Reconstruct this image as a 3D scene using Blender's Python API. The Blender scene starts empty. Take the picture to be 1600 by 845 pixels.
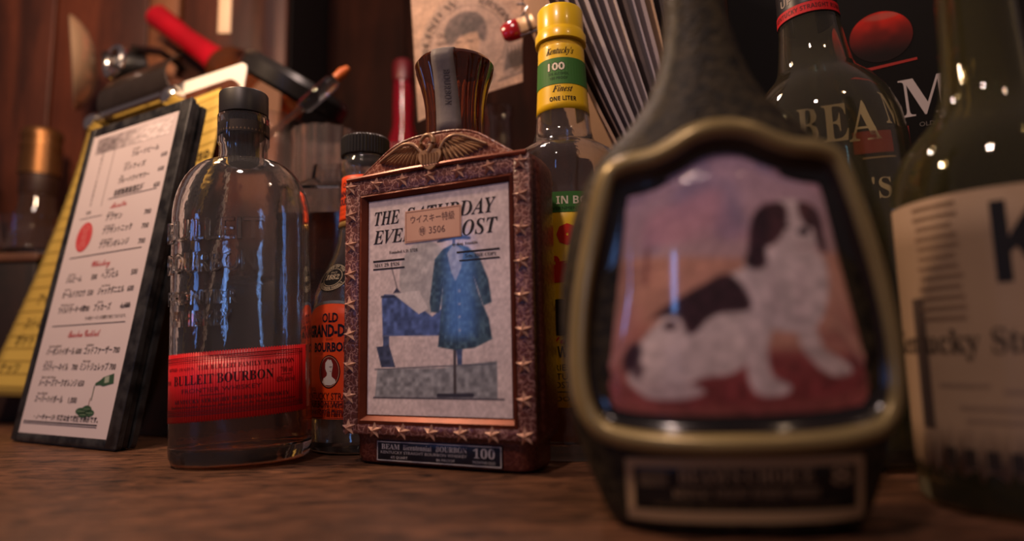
import bpy, bmesh, math, random
import numpy as np
from mathutils import Vector, Matrix, Euler

SC = bpy.context.scene
COL = SC.collection
PI = math.pi
rnd = random.Random(7)

# ------------------------------------------------------------------ camera
CAM_H = 0.070
PITCH = math.atan(0.1275)
ROLL = 0.020
cam_data = bpy.data.cameras.new('camera')
cam_data.sensor_width = 36.0
cam_data.lens = 36.0 * 1000.0 / 1600.0
cam_data.clip_start = 0.01
cam_data.clip_end = 20
cam_data.dof.use_dof = True
cam_data.dof.focus_distance = 0.445
cam_data.dof.aperture_fstop = 2.45
cam = bpy.data.objects.new('camera', cam_data)
COL.objects.link(cam)
fw = Vector((0, math.cos(PITCH), math.sin(PITCH)))
up = Vector((0, -math.sin(PITCH), math.cos(PITCH)))
rt = Vector((1, 0, 0))
rt2 = rt * math.cos(ROLL) - up * math.sin(ROLL)
up2 = up * math.cos(ROLL) + rt * math.sin(ROLL)
cam.matrix_world = Matrix(((rt2.x, up2.x, -fw.x, 0), (rt2.y, up2.y, -fw.y, 0),
                           (rt2.z, up2.z, -fw.z, CAM_H), (0, 0, 0, 1)))
SC.camera = cam

# ------------------------------------------------------------------ world and lamps
SC.view_settings.view_transform = 'Standard'
SC.view_settings.look = 'None'
SC.view_settings.gamma = 1.0
SC.view_settings.use_curve_mapping = False
SC.view_settings.exposure = 0.45
w = bpy.data.worlds.new('dim_room')
w.use_nodes = True
w.node_tree.nodes['Background'].inputs[0].default_value = (0.66, 0.46, 0.47, 1)
w.node_tree.nodes['Background'].inputs[1].default_value = 0.115
SC.world = w


def lamp(name, kind, loc, power, color, target=None, size=0.05, size_y=None, spot=None, blend=0.4):
    d = bpy.data.lights.new(name, kind)
    d.energy = power
    d.color = color
    if kind == 'AREA':
        d.size = size
        if size_y:
            d.shape = 'RECTANGLE'
            d.size_y = size_y
        else:
            d.shape = 'DISK'
    elif kind in ('POINT', 'SPOT'):
        d.shadow_soft_size = size
        if kind == 'SPOT':
            d.spot_size = spot
            d.spot_blend = blend
    o = bpy.data.objects.new(name, d)
    COL.objects.link(o)
    o.location = loc
    if target is not None:
        o.rotation_euler = (Vector(target) - Vector(loc)).to_track_quat('-Z', 'Y').to_euler()
    return o


WARM = (1.0, 0.66, 0.42)
PINK = (1.0, 0.72, 0.62)
lamp('pendant_bulb', 'POINT', (-0.42, 0.38, 0.62), 8.5, WARM, size=0.025)
lamp('glass_fill', 'POINT', (-0.08, 0.56, 0.60), 1.7, PINK, size=0.02)  # added lamp, set near the glassware to brighten it
lamp('right_fill', 'POINT', (0.36, -0.05, 0.80), 1.3, WARM, size=0.02)  # added lamp that warms the decanter neck and right-hand label
lamp('front_fill', 'POINT', (-0.30, -0.32, 1.15), 18.0, (1.0, 0.72, 0.62), size=0.05)  # added warm frontal fill set overhead, no known fixture
lamp('blue_neon', 'AREA', (-0.70, -0.06, 0.20), 0.16, (0.16, 0.36, 1.0), target=(-0.06, 0.37, 0.10), size=0.05, size_y=0.20)
lamp('blue_neon', 'AREA', (-0.36, -0.48, 0.20), 0.15, (0.20, 0.42, 1.0), target=(-0.17, 0.42, 0.10), size=0.04, size_y=0.20)

# ------------------------------------------------------------------ helpers
def lin(c):
    return tuple(((v / 12.92) if v <= 0.04045 else ((v + 0.055) / 1.055) ** 2.4) for v in c)


def rgb(r, g, b):
    return lin((r / 255.0, g / 255.0, b / 255.0))


MATS = {}


def mat(name, color=(0.5, 0.5, 0.5), rough=0.5, metal=0.0, trans=0.0, ior=1.45, coat=0.0, spec=0.5,
        noise=None, bump=None, sss=0.0, emit=None, vcol=False):
    """noise = (scale, amount, second colour); bump = (scale, strength, distance, 'NOISE'|'VORONOI')"""
    if name in MATS:
        return MATS[name]
    m = bpy.data.materials.new(name)
    m.use_nodes = True
    nt = m.node_tree
    b = nt.nodes['Principled BSDF']
    b.inputs['Base Color'].default_value = (*color, 1)
    b.inputs['Roughness'].default_value = rough
    b.inputs['Metallic'].default_value = metal
    b.inputs['Transmission Weight'].default_value = trans
    b.inputs['IOR'].default_value = ior
    b.inputs['Coat Weight'].default_value = coat
    b.inputs['Coat Roughness'].default_value = 0.08
    b.inputs['Specular IOR Level'].default_value = spec
    tc = nt.nodes.new('ShaderNodeTexCoord')
    if vcol:
        a = nt.nodes.new('ShaderNodeAttribute')
        a.attribute_name = 'Col'
        nt.links.new(a.outputs['Color'], b.inputs['Base Color'])
    if noise:
        n = nt.nodes.new('ShaderNodeTexNoise')
        n.inputs['Scale'].default_value = noise[0]
        n.inputs['Detail'].default_value = 5
        nt.links.new(tc.outputs['Object'], n.inputs['Vector'])
        r = nt.nodes.new('ShaderNodeValToRGB')
        r.color_ramp.elements[0].position = 0.5 - 0.5 * noise[1]
        r.color_ramp.elements[1].position = 0.5 + 0.5 * noise[1]
        r.color_ramp.elements[0].color = (*color, 1)
        r.color_ramp.elements[1].color = (*noise[2], 1)
        nt.links.new(n.outputs['Fac'], r.inputs[0])
        nt.links.new(r.outputs[0], b.inputs['Base Color'])
    if bump:
        if bump[3] == 'VORONOI':
            t = nt.nodes.new('ShaderNodeTexVoronoi')
            out = t.outputs['Distance']
        else:
            t = nt.nodes.new('ShaderNodeTexNoise')
            t.inputs['Detail'].default_value = 4
            out = t.outputs['Fac']
        t.inputs['Scale'].default_value = bump[0]
        nt.links.new(tc.outputs['Object'], t.inputs['Vector'])
        bp = nt.nodes.new('ShaderNodeBump')
        bp.inputs['Strength'].default_value = bump[1]
        bp.inputs['Distance'].default_value = bump[2]
        nt.links.new(out, bp.inputs['Height'])
        nt.links.new(bp.outputs[0], b.inputs['Normal'])
    MATS[name] = m
    return m


def wood_mat(name, c1, c2, axis_scale, rough=0.5, bump=0.25, warp=0.35, spec=0.4, turn=0.0):
    if name in MATS:
        return MATS[name]
    m = bpy.data.materials.new(name)
    m.use_nodes = True
    nt = m.node_tree
    b = nt.nodes['Principled BSDF']
    b.inputs['Roughness'].default_value = rough
    b.inputs['Specular IOR Level'].default_value = spec
    tc = nt.nodes.new('ShaderNodeTexCoord')
    mp = nt.nodes.new('ShaderNodeMapping')
    mp.inputs['Scale'].default_value = axis_scale
    mp.inputs['Rotation'].default_value = (0, 0, turn)
    nt.links.new(tc.outputs['Object'], mp.inputs['Vector'])
    n1 = nt.nodes.new('ShaderNodeTexNoise')
    n1.inputs['Scale'].default_value = 1.0
    n1.inputs['Detail'].default_value = 7
    n1.inputs['Roughness'].default_value = 0.65
    n1.inputs['Distortion'].default_value = warp
    nt.links.new(mp.outputs[0], n1.inputs['Vector'])
    n2 = nt.nodes.new('ShaderNodeTexNoise')
    n2.inputs['Scale'].default_value = 7.0
    n2.inputs['Detail'].default_value = 4
    nt.links.new(tc.outputs['Object'], n2.inputs['Vector'])
    r = nt.nodes.new('ShaderNodeValToRGB')
    e = r.color_ramp.elements
    e[0].position, e[1].position = 0.36, 0.66
    e[0].color, e[1].color = (*c1, 1), (*c2, 1)
    nt.links.new(n1.outputs['Fac'], r.inputs[0])
    mx = nt.nodes.new('ShaderNodeMixRGB')
    mx.blend_type = 'MULTIPLY'
    mx.inputs[0].default_value = 0.55
    r2 = nt.nodes.new('ShaderNodeValToRGB')
    r2.color_ramp.elements[0].position, r2.color_ramp.elements[1].position = 0.35, 0.62
    r2.color_ramp.elements[0].color = (0.45, 0.40, 0.38, 1)
    nt.links.new(n2.outputs['Fac'], r2.inputs[0])
    nt.links.new(r.outputs[0], mx.inputs[1])
    nt.links.new(r2.outputs[0], mx.inputs[2])
    nt.links.new(mx.outputs[0], b.inputs['Base Color'])
    bp = nt.nodes.new('ShaderNodeBump')
    bp.inputs['Strength'].default_value = bump
    bp.inputs['Distance'].default_value = 0.0012
    nt.links.new(n1.outputs['Fac'], bp.inputs['Height'])
    nt.links.new(bp.outputs[0], b.inputs['Normal'])
    MATS[name] = m
    return m


def crackle_mat(name, base, line, scale, rough=0.35, width=0.06, bump=0.5, mottle=None):
    m = bpy.data.materials.new(name)
    m.use_nodes = True
    nt = m.node_tree
    b = nt.nodes['Principled BSDF']
    b.inputs['Roughness'].default_value = rough
    tc = nt.nodes.new('ShaderNodeTexCoord')
    nz = nt.nodes.new('ShaderNodeTexNoise')
    nz.inputs['Scale'].default_value = scale * 0.9
    add = nt.nodes.new('ShaderNodeMixRGB')
    add.blend_type = 'ADD'
    add.inputs[0].default_value = 0.006
    nt.links.new(tc.outputs['Object'], nz.inputs['Vector'])
    nt.links.new(tc.outputs['Object'], add.inputs[1])
    nt.links.new(nz.outputs['Color'], add.inputs[2])
    v = nt.nodes.new('ShaderNodeTexVoronoi')
    v.feature = 'DISTANCE_TO_EDGE'
    v.inputs['Scale'].default_value = scale
    nt.links.new(add.outputs[0], v.inputs['Vector'])
    r = nt.nodes.new('ShaderNodeValToRGB')
    r.color_ramp.elements[0].position, r.color_ramp.elements[1].position = 0.0, width
    r.color_ramp.elements[0].color, r.color_ramp.elements[1].color = (*line, 1), (*base, 1)
    nt.links.new(v.outputs['Distance'], r.inputs[0])
    nt.links.new(r.outputs[0], b.inputs['Base Color'])
    bp = nt.nodes.new('ShaderNodeBump')
    bp.inputs['Strength'].default_value = bump
    bp.inputs['Distance'].default_value = 0.0006
    nt.links.new(v.outputs['Distance'], bp.inputs['Height'])
    nt.links.new(bp.outputs[0], b.inputs['Normal'])
    MATS[name] = m
    return m


def link(name, me, parent=None, loc=(0, 0, 0), rot=(0, 0, 0), kind=None, label=None):
    o = bpy.data.objects.new(name, me)
    COL.objects.link(o)
    o.location = loc
    o.rotation_euler = rot
    if parent:
        o.parent = parent
    if kind:
        o['kind'] = kind
    if label:
        o['label'] = label
    return o


def tag(o, label, cat, group=None):
    o['label'] = label
    o['category'] = cat
    if group:
        o['group'] = group
    return o


def thing(name, label, cat, loc=(0, 0, 0), rot=(0, 0, 0), group=None):
    o = bpy.data.objects.new(name, None)
    COL.objects.link(o)
    o.empty_display_size = 0.02
    o.location = loc
    o.rotation_euler = rot
    return tag(o, label, cat, group)


def recalc(me):
    bm = bmesh.new()
    bm.from_mesh(me)
    bmesh.ops.remove_doubles(bm, verts=bm.verts, dist=1e-7)
    bmesh.ops.recalc_face_normals(bm, faces=bm.faces)
    bm.to_mesh(me)
    bm.free()


class MB:
    def __init__(s):
        s.v, s.f = [], []

    def add(s, vs, fs):
        k = len(s.v)
        s.v += [tuple(p) for p in vs]
        s.f += [tuple(i + k for i in f) for f in fs]
        return s

    def box(s, x0, x1, y0, y1, z0, z1, bev=0.0):
        if bev <= 0:
            vs = [(x, y, z) for z in (z0, z1) for y in (y0, y1) for x in (x0, x1)]
            return s.add(vs, [(0, 2, 3, 1), (4, 5, 7, 6), (0, 1, 5, 4), (2, 6, 7, 3), (0, 4, 6, 2), (1, 3, 7, 5)])
        # rounded in all three directions by insetting rings
        def ring(i, z):
            r = bev
            pts = []
            for cx, cy, a0 in ((x1 - r, y1 - r, 0), (x0 + r, y1 - r, 90), (x0 + r, y0 + r, 180), (x1 - r, y0 + r, 270)):
                for k in range(4):
                    a = math.radians(a0 + 30 * k)
                    rr = r - i
                    pts.append((cx + rr * math.cos(a), cy + rr * math.sin(a), z))
            return pts
        q = [0, 0.3, 0.7]
        rings = [ring(bev * 0.95, z0), ring(bev * 0.3, z0 + bev * 0.3), ring(0, z0 + bev), ring(0, z1 - bev), ring(bev * 0.3, z1 - bev * 0.3), ring(bev * 0.95, z1)]
        return s.loft(rings, True, True)

    def loft(s, rings, cap0=True, cap1=True, closed=True):
        n = len(rings[0])
        vs = [p for r in rings for p in r]
        fs = []
        for i in range(len(rings) - 1):
            for j in range(n if closed else n - 1):
                k = (j + 1) % n
                fs.append((i * n + j, i * n + k, (i + 1) * n + k, (i + 1) * n + j))
        if cap0:
            fs.append(tuple(range(n - 1, -1, -1)))
        if cap1:
            fs.append(tuple((len(rings) - 1) * n + j for j in range(n)))
        return s.add(vs, fs)

    def lathe(s, prof, n=48, ky=1.0, ex=2.0, fn=None, cx=0.0, cy=0.0):
        """prof: (r, z) or (rx, ry, z); ends with r=0 close to a point fan."""
        rings = []
        for p in prof:
            rx, ry, z = (p[0], p[0] * ky, p[1]) if len(p) == 2 else p
            ring = []
            for j in range(n):
                a = 2 * PI * j / n
                c, t = math.cos(a), math.sin(a)
                if ex != 2.0:
                    c = math.copysign(abs(c) ** (2 / ex), c)
                    t = math.copysign(abs(t) ** (2 / ex), t)
                m = fn(a, z) if fn else 1.0
                ring.append((cx + max(rx, 1e-6) * c * m, cy + max(ry, 1e-6) * t * m, z))
            rings.append(ring)
        return s.loft(rings, True, True)

    def tube(s, pts, r, n=10, closed=False):
        pts = [Vector(p) for p in pts]
        rings = []
        N = len(pts)
        for i, p in enumerate(pts):
            if closed:
                d = pts[(i + 1) % N] - pts[i - 1]
            else:
                d = pts[min(i + 1, N - 1)] - pts[max(i - 1, 0)]
            d.normalize()
            ref = Vector((0, 0, 1)) if abs(d.z) < 0.9 else Vector((1, 0, 0))
            a = d.cross(ref).normalized()
            b = d.cross(a)
            ri = r[i] if isinstance(r, (list, tuple)) else r
            rings.append([tuple(p + (a * math.cos(2 * PI * k / n) + b * math.sin(2 * PI * k / n)) * ri) for k in range(n)])
        if closed:
            rings.append(rings[0])
        return s.loft(rings, not closed, not closed)

    def prism(s, outline, y0, y1):
        """outline in (x, z), extruded along y."""
        return s.loft([[(x, y0, z) for x, z in outline], [(x, y1, z) for x, z in outline]])

    def grid(s, nu, nv, fn):
        vs = [fn(i / nu, j / nv) for j in range(nv + 1) for i in range(nu + 1)]
        fs = [(j * (nu + 1) + i, j * (nu + 1) + i + 1, (j + 1) * (nu + 1) + i + 1, (j + 1) * (nu + 1) + i) for j in range(nv) for i in range(nu)]
        return s.add(vs, fs)

    def build(s, name, material, parent=None, loc=(0, 0, 0), rot=(0, 0, 0), smooth=35, label=None, kind=None, keep=False):
        me = bpy.data.meshes.new(name)
        me.from_pydata(s.v, [], s.f)
        if not keep:
            recalc(me)
        me.materials.append(material)
        if smooth:
            me.polygons.foreach_set('use_smooth', [True] * len(me.polygons))
            me.set_sharp_from_angle(angle=math.radians(smooth))
        me.update()
        return link(name, me, parent, loc, rot, kind, label)


def crom(pts, n=6, closed=False):
    """Catmull-Rom through points of any dimension."""
    P = [np.array(p, float) for p in pts]
    N = len(P)
    out = []
    for i in range(N if closed else N - 1):
        p0 = P[i - 1] if (closed or i > 0) else 2 * P[0] - P[1]
        p1, p2 = P[i], P[(i + 1) % N]
        p3 = P[(i + 2) % N] if (closed or i + 2 < N) else 2 * P[-1] - P[-2]
        for k in range(n):
            t = k / n
            out.append(tuple(0.5 * (2 * p1 + (p2 - p0) * t + (2 * p0 - 5 * p1 + 4 * p2 - p3) * t * t + (3 * p1 - p0 - 3 * p2 + p3) * t ** 3)))
    if not closed:
        out.append(tuple(P[-1]))
    return out


# ------------------------------------------------------------------ lettering
def fancy(s, style):
    up_, lo_, dg_ = {'serif': (0x1D400, 0x1D41A, 0x1D7CE), 'italic': (0x1D468, 0x1D482, 0x1D7CE), 'script': (0x1D4D0, 0x1D4EA, 0x1D7CE),
                     'bold': (0x1D5D4, 0x1D5EE, 0x1D7EC), 'sansital': (0x1D63C, 0x1D656, 0x1D7EC)}[style]
    out = []
    for c in s:
        if 'A' <= c <= 'Z':
            out.append(chr(up_ + ord(c) - 65))
        elif 'a' <= c <= 'z':
            out.append(chr(lo_ + ord(c) - 97))
        elif '0' <= c <= '9':
            out.append(chr(dg_ + ord(c) - 48))
        else:
            out.append(c)
    return ''.join(out)


_TXT = {}


def glyphs(body, extrude=0.0, offset=0.0):
    key = (body, extrude, offset)
    if key not in _TXT:
        cu = bpy.data.curves.new('lettering', 'FONT')
        cu.body = body
        cu.resolution_u = 2
        cu.extrude = extrude
        cu.offset = offset
        o = bpy.data.objects.new('lettering', cu)
        me = o.to_mesh()
        vs = np.array([v.co[:] for v in me.vertices]) if len(me.vertices) else np.zeros((0, 3))
        fs = [tuple(p.vertices) for p in me.polygons]
        o.to_mesh_clear()
        bpy.data.objects.remove(o)
        bpy.data.curves.remove(cu)
        _TXT[key] = (vs, fs)
    return _TXT[key]


class Print:
    """Flat print in (u, v) millimetres, wrapped onto a surface by a mapping function when built."""

    def __init__(s):
        s.v, s.f, s.c = [], [], []

    def poly(s, pts, col, lift=0.0):
        k = len(s.v)
        s.v += [(x, y, lift) for x, y in pts]
        s.f.append(tuple(range(k, k + len(pts))))
        s.c.append(col)

    def rect(s, u0, v0, u1, v1, col, n=1, lift=0.0):
        for i in range(n):
            a, b = u0 + (u1 - u0) * i / n, u0 + (u1 - u0) * (i + 1) / n
            s.poly([(a, v0), (b, v0), (b, v1), (a, v1)], col, lift)

    def frame(s, u0, v0, u1, v1, t, col, n=8, lift=0.0):
        s.rect(u0, v0, u1, v0 + t, col, n, lift)
        s.rect(u0, v1 - t, u1, v1, col, n, lift)
        s.rect(u0, v0 + t, u0 + t, v1 - t, col, 1, lift)
        s.rect(u1 - t, v0 + t, u1, v1 - t, col, 1, lift)

    def ell(s, cu, cv, ru, rv, col, n=28, lift=0.0):
        s.poly([(cu + ru * math.cos(2 * PI * k / n), cv + rv * math.sin(2 * PI * k / n)) for k in range(n)], col, lift)

    def ring(s, cu, cv, ru, rv, t, col, n=32, lift=0.0):
        for k in range(n):
            a, b = 2 * PI * k / n, 2 * PI * (k + 1) / n
            s.poly([(cu + ru * math.cos(a), cv + rv * math.sin(a)), (cu + ru * math.cos(b), cv + rv * math.sin(b)),
                    (cu + (ru - t) * math.cos(b), cv + (rv - t) * math.sin(b)), (cu + (ru - t) * math.cos(a), cv + (rv - t) * math.sin(a))], col, lift)

    def text(s, body, u, v, h, col, w=None, style=None, align='c', rot=0.0, lift=0.0, arc=None, slant=0.0, bold=0.0):
        """h = cap height; w = total width the line is squeezed to; arc = (cu, cv, radius, mid angle in degrees, inside)"""
        vs, fs = glyphs(fancy(body, style) if style else body, 0.0, bold)
        if len(vs) == 0:
            return
        x0, x1 = vs[:, 0].min(), vs[:, 0].max()
        k = h / 0.69
        kx = k if w is None else w / (x1 - x0)
        X = (vs[:, 0] - x0) * kx
        Y = vs[:, 1] * k
        W = (x1 - x0) * kx
        X = X - (W / 2 if align == 'c' else W if align == 'r' else 0)
        if slant:
            X = X + Y * slant
        if arc:
            cu, cv, R, mid, inside = arc
            if inside:   # reads along the bottom
                ang = math.radians(mid) + X / R
                rr = R - Y
            else:
                ang = math.radians(mid) - X / R
                rr = R + Y
            U, V = cu + rr * np.cos(ang), cv + rr * np.sin(ang)
        else:
            c, t = math.cos(rot), math.sin(rot)
            U, V = u + X * c - Y * t, v + X * t + Y * c
        n = len(s.v)
        s.v += [(float(a), float(b), lift) for a, b in zip(U, V)]
        for f in fs:
            s.f.append(tuple(i + n for i in f))
            s.c.append(col)

    def refine(s, step):
        """cut long edges so that large letters follow a curved surface"""
        bm = bmesh.new()
        lay = bm.faces.layers.int.new('tone')
        tones = sorted(set(s.c))
        vs = [bm.verts.new(p) for p in s.v]
        for f, c in zip(s.f, s.c):
            try:
                bm.faces.new([vs[i] for i in f])[lay] = tones.index(c)
            except ValueError:
                pass
        for _ in range(4):
            bmesh.ops.triangulate(bm, faces=bm.faces)
            es = [e for e in bm.edges if abs(e.verts[0].co.x - e.verts[1].co.x) > step]
            if not es:
                break
            bmesh.ops.subdivide_edges(bm, edges=es, cuts=1)
        bmesh.ops.triangulate(bm, faces=bm.faces)
        bm.verts.index_update()
        s.v = [tuple(q.co) for q in bm.verts]
        s.f = [tuple(q.index for q in f.verts) for f in bm.faces]
        s.c = [tones[f[lay]] for f in bm.faces]
        bm.free()

    def build(s, name, fn, material, parent, off=0.00012, label=None, step=0):
        """fn(u_mm, v_mm, lift_m) -> local point"""
        if step:
            s.refine(step)
        me = bpy.data.meshes.new(name)
        me.from_pydata([fn(u, v, off + l * 0.001) for u, v, l in s.v], [], s.f)
        me.materials.append(material)
        a = me.color_attributes.new('Col', 'FLOAT_COLOR', 'CORNER')
        arr = []
        for p, c in zip(me.polygons, s.c):
            arr += [c[0], c[1], c[2], 1.0] * p.loop_total
        a.data.foreach_set('color', arr)
        me.update()
        return link(name, me, parent, label=label)


def raster(name, img, fn, material, parent, label=None):
    """img: (rows, cols, 3) sRGB 0..1, row 0 at the bottom; fn(u 0..1, v 0..1) -> local point"""
    H, W = img.shape[:2]
    me = bpy.data.meshes.new(name)
    vs = [fn(i / (W - 1), j / (H - 1)) for j in range(H) for i in range(W)]
    fs = [(j * W + i, j * W + i + 1, (j + 1) * W + i + 1, (j + 1) * W + i) for j in range(H - 1) for i in range(W - 1)]
    me.from_pydata(vs, [], fs)
    me.materials.append(material)
    a = me.color_attributes.new('Col', 'FLOAT_COLOR', 'POINT')
    c = np.clip(img, 0, 1)
    c = np.where(c <= 0.04045, c / 12.92, ((c + 0.055) / 1.055) ** 2.4)
    c = np.concatenate([c, np.ones((H, W, 1))], 2).astype(np.float32)
    a.data.foreach_set('color', c.ravel())
    me.polygons.foreach_set('use_smooth', [True] * len(me.polygons))
    me.update()
    return link(name, me, parent, label=label)


class Paint:
    """a tiny picture painter used for printed pictures (vertex colours of a fine grid)"""

    def __init__(s, x0, x1, y0, y1, W, H, base, seed=1):
        s.X, s.Y = np.meshgrid(np.linspace(x0, x1, W), np.linspace(y0, y1, H))
        s.img = np.zeros((H, W, 3)) + np.array(base) / 255.0
        s.rng = np.random.default_rng(seed)
        s.px = abs(x1 - x0) / W

    def noise(s, cell):
        H, W = s.X.shape
        h, w_ = max(2, int(H / cell) + 2), max(2, int(W / cell) + 2)
        g = s.rng.random((h, w_))
        yy, xx = np.linspace(0, h - 1.001, H), np.linspace(0, w_ - 1.001, W)
        yi, xi = yy.astype(int), xx.astype(int)
        fy, fx = (yy - yi)[:, None], (xx - xi)[None, :]
        fy, fx = fy * fy * (3 - 2 * fy), fx * fx * (3 - 2 * fx)
        a = g[np.ix_(yi, xi)] * (1 - fx) + g[np.ix_(yi, xi + 1)] * fx
        b = g[np.ix_(yi + 1, xi)] * (1 - fx) + g[np.ix_(yi + 1, xi + 1)] * fx
        return a * (1 - fy) + b * fy

    def blend(s, m, col, tex=0.0, cell=4):
        c = np.array(col) / 255.0
        if tex:
            c = c[None, None, :] * (1 + tex * (s.noise(cell)[..., None] - 0.5) * 2)
        s.img = s.img * (1 - m[..., None]) + c * m[..., None]

    def dist_poly(s, pts):
        d = np.full(s.X.shape, 1e9)
        ins = np.zeros(s.X.shape, bool)
        n = len(pts)
        for i in range(n):
            (ax, ay), (bx, by) = pts[i], pts[(i + 1) % n]
            ex, ey = bx - ax, by - ay
            t = np.clip(((s.X - ax) * ex + (s.Y - ay) * ey) / (ex * ex + ey * ey + 1e-12), 0, 1)
            d = np.minimum(d, np.hypot(s.X - ax - t * ex, s.Y - ay - t * ey))
            cond = (ay > s.Y) != (by > s.Y)
            with np.errstate(divide='ignore', invalid='ignore'):
                xx = (bx - ax) * (s.Y - ay) / (by - ay + 1e-12) + ax
            ins ^= cond & (s.X < xx)
        return np.where(ins, -d, d)

    def poly(s, pts, col, soft=1.5, op=1.0, smooth=True, tex=0.0, cell=4):
        if smooth and len(pts) > 3:
            pts = crom(pts, 4, True)
        m = np.clip(0.5 - s.dist_poly(pts) / soft, 0, 1) * op
        s.blend(m, col, tex, cell)

    def line(s, pts, width, col, soft=1.0, op=1.0):
        d = np.full(s.X.shape, 1e9)
        for (ax, ay), (bx, by) in zip(pts[:-1], pts[1:]):
            ex, ey = bx - ax, by - ay
            t = np.clip(((s.X - ax) * ex + (s.Y - ay) * ey) / (ex * ex + ey * ey + 1e-12), 0, 1)
            d = np.minimum(d, np.hypot(s.X - ax - t * ex, s.Y - ay - t * ey))
        s.blend(np.clip(0.5 - (d - width / 2) / soft, 0, 1) * op, col)

    def ell(s, cx, cy, rx, ry, col, soft=0.15, op=1.0, rot=0.0, tex=0.0, cell=4):
        c, t = math.cos(rot), math.sin(rot)
        x, y = (s.X - cx) * c + (s.Y - cy) * t, -(s.X - cx) * t + (s.Y - cy) * c
        r = np.sqrt((x / rx) ** 2 + (y / ry) ** 2)
        s.blend(np.clip((1 - r) / soft + 0.5, 0, 1) * op, col, tex, cell)

    def grain(s, amt, cell):
        s.img = s.img * (1 + amt * (s.noise(cell)[..., None] - 0.5) * 2)


INK = mat('print_ink', rough=0.55, vcol=True, spec=0.3)
INK_GLOSS = mat('glossy_print', rough=0.12, vcol=True, coat=0.6)
GLASS = mat('clear_glass', (0.98, 0.96, 0.92), 0.015, trans=0.985, ior=1.48, bump=(38, 0.22, 0.002, 'NOISE'))
GLASS_THIN = mat('clear_tumbler_glass', (0.95, 0.92, 0.90), 0.03, trans=1.0, ior=1.45)
RIBBED = mat('ribbed_glass', (0.92, 0.80, 0.76), 0.04, trans=0.965, ior=1.45)
GLASS_OLIVE = mat('olive_glass', (0.40, 0.36, 0.16), 0.03, trans=0.95, ior=1.48, bump=(30, 0.3, 0.002, 'NOISE'))
WHISKEY = mat('whiskey', (0.55, 0.15, 0.02), 0.0, trans=1.0, ior=1.36)
DARK_WHISKEY = mat('dark_whiskey', (0.30, 0.07, 0.02), 0.0, trans=1.0, ior=1.36)
BLACK_PLASTIC = mat('black_plastic', (0.008, 0.007, 0.007), 0.35, noise=(60, 0.5, (0.014, 0.012, 0.011)))
BLACK_VINYL = mat('black_vinyl', (0.005, 0.005, 0.006), 0.40, noise=(70, 0.22, (0.035, 0.034, 0.033)), bump=(240, 0.5, 0.0006, 'NOISE'))
CHROME = mat('chrome', (0.72, 0.69, 0.65), 0.14, metal=1.0, bump=(30, 0.05, 0.0005, 'NOISE'))
DULL_STEEL = mat('dull_steel', (0.13, 0.11, 0.10), 0.30, metal=1.0, noise=(40, 0.6, (0.2, 0.17, 0.15)))


def bottle_solid(outer, wall, floor, inner_top=None):
    """closed glass skin: outside up, mouth, inside down"""
    prof = [(0.0, outer[0][1])] + list(outer)
    top = outer[-1][1]
    inn = []
    for r, z in outer[::-1]:
        if z < floor:
            break
        inn.append((max(r - wall, 0.001), z))
    prof += inn
    lastr = inn[-1][0]
    prof += [(lastr * 0.92, floor * 0.9), (lastr * 0.5, floor), (0.0, floor * 1.08)]
    return prof

# ------------------------------------------------------------------ the setting
WOOD_TOP = wood_mat('counter_wood', rgb(28, 16, 10), rgb(122, 82, 58), (26, 120, 26), rough=0.5, bump=0.7, warp=1.6, spec=0.3, turn=-0.22)
WOOD_WALL = wood_mat('panel_wood', rgb(54, 24, 13), rgb(108, 54, 32), (22, 22, 2.2), rough=0.5, bump=0.12)
WOOD_LIGHT = wood_mat('batten_wood', rgb(110, 64, 38), rgb(170, 112, 74), (22, 22, 2.2), rough=0.5, bump=0.12)
WOOD_DARK = wood_mat('dark_box_wood', rgb(22, 12, 9), rgb(44, 25, 17), (30, 8, 8), rough=0.6, bump=0.2)
WOOD_BOARD = wood_mat('board_wood', rgb(54, 26, 15), rgb(104, 56, 34), (40, 40, 4), rough=0.45, bump=0.15)

PLANK_GAP = mat('wall_gap', (0.008, 0.004, 0.003), 0.8)
mb = MB().box(-1.5, 1.3, -0.5, 1.25, -0.05, 0.0)
counter = mb.build('floor', WOOD_TOP, kind='structure', smooth=0)
counter['label'] = 'dark worn wooden bar counter with scratched grain'

WOOD_SHADEP = wood_mat('shaded_panel_wood', rgb(26, 11, 6), rgb(56, 26, 15), (22, 22, 2.2), rough=0.75, bump=0.12, spec=0.12)
wall = MB().box(-1.5, -0.36, 1.004, 1.04, 0.0, 1.6).box(-0.372, -0.36, 1.04, 1.26, 0, 1.6).box(-0.36, 1.3, 1.224, 1.26, 0.0, 1.6).build('wall_back', PLANK_GAP, kind='structure', smooth=0)
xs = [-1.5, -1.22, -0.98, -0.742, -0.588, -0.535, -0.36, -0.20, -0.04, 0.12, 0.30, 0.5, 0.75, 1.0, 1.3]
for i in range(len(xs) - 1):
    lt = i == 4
    deep = 0.0 if i < 6 else 0.22        # recess added and boards darkened to stand for the dimmer light here
    MB().box(xs[i] + 0.002, xs[i + 1] - 0.002, 0.985 if lt else 0.99 + deep, 1.003 + deep, 0.0, 1.6, 0.003).build('board', WOOD_LIGHT if lt else WOOD_SHADEP if deep else WOOD_WALL, wall)

riser = MB().box(-0.335, 0.16, 0.665, 0.95, 0.0, 0.15, 0.004).build('wooden_riser', WOOD_DARK)
tag(riser, 'low dark wooden step behind the bottles carrying the glassware', 'shelf')

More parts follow.
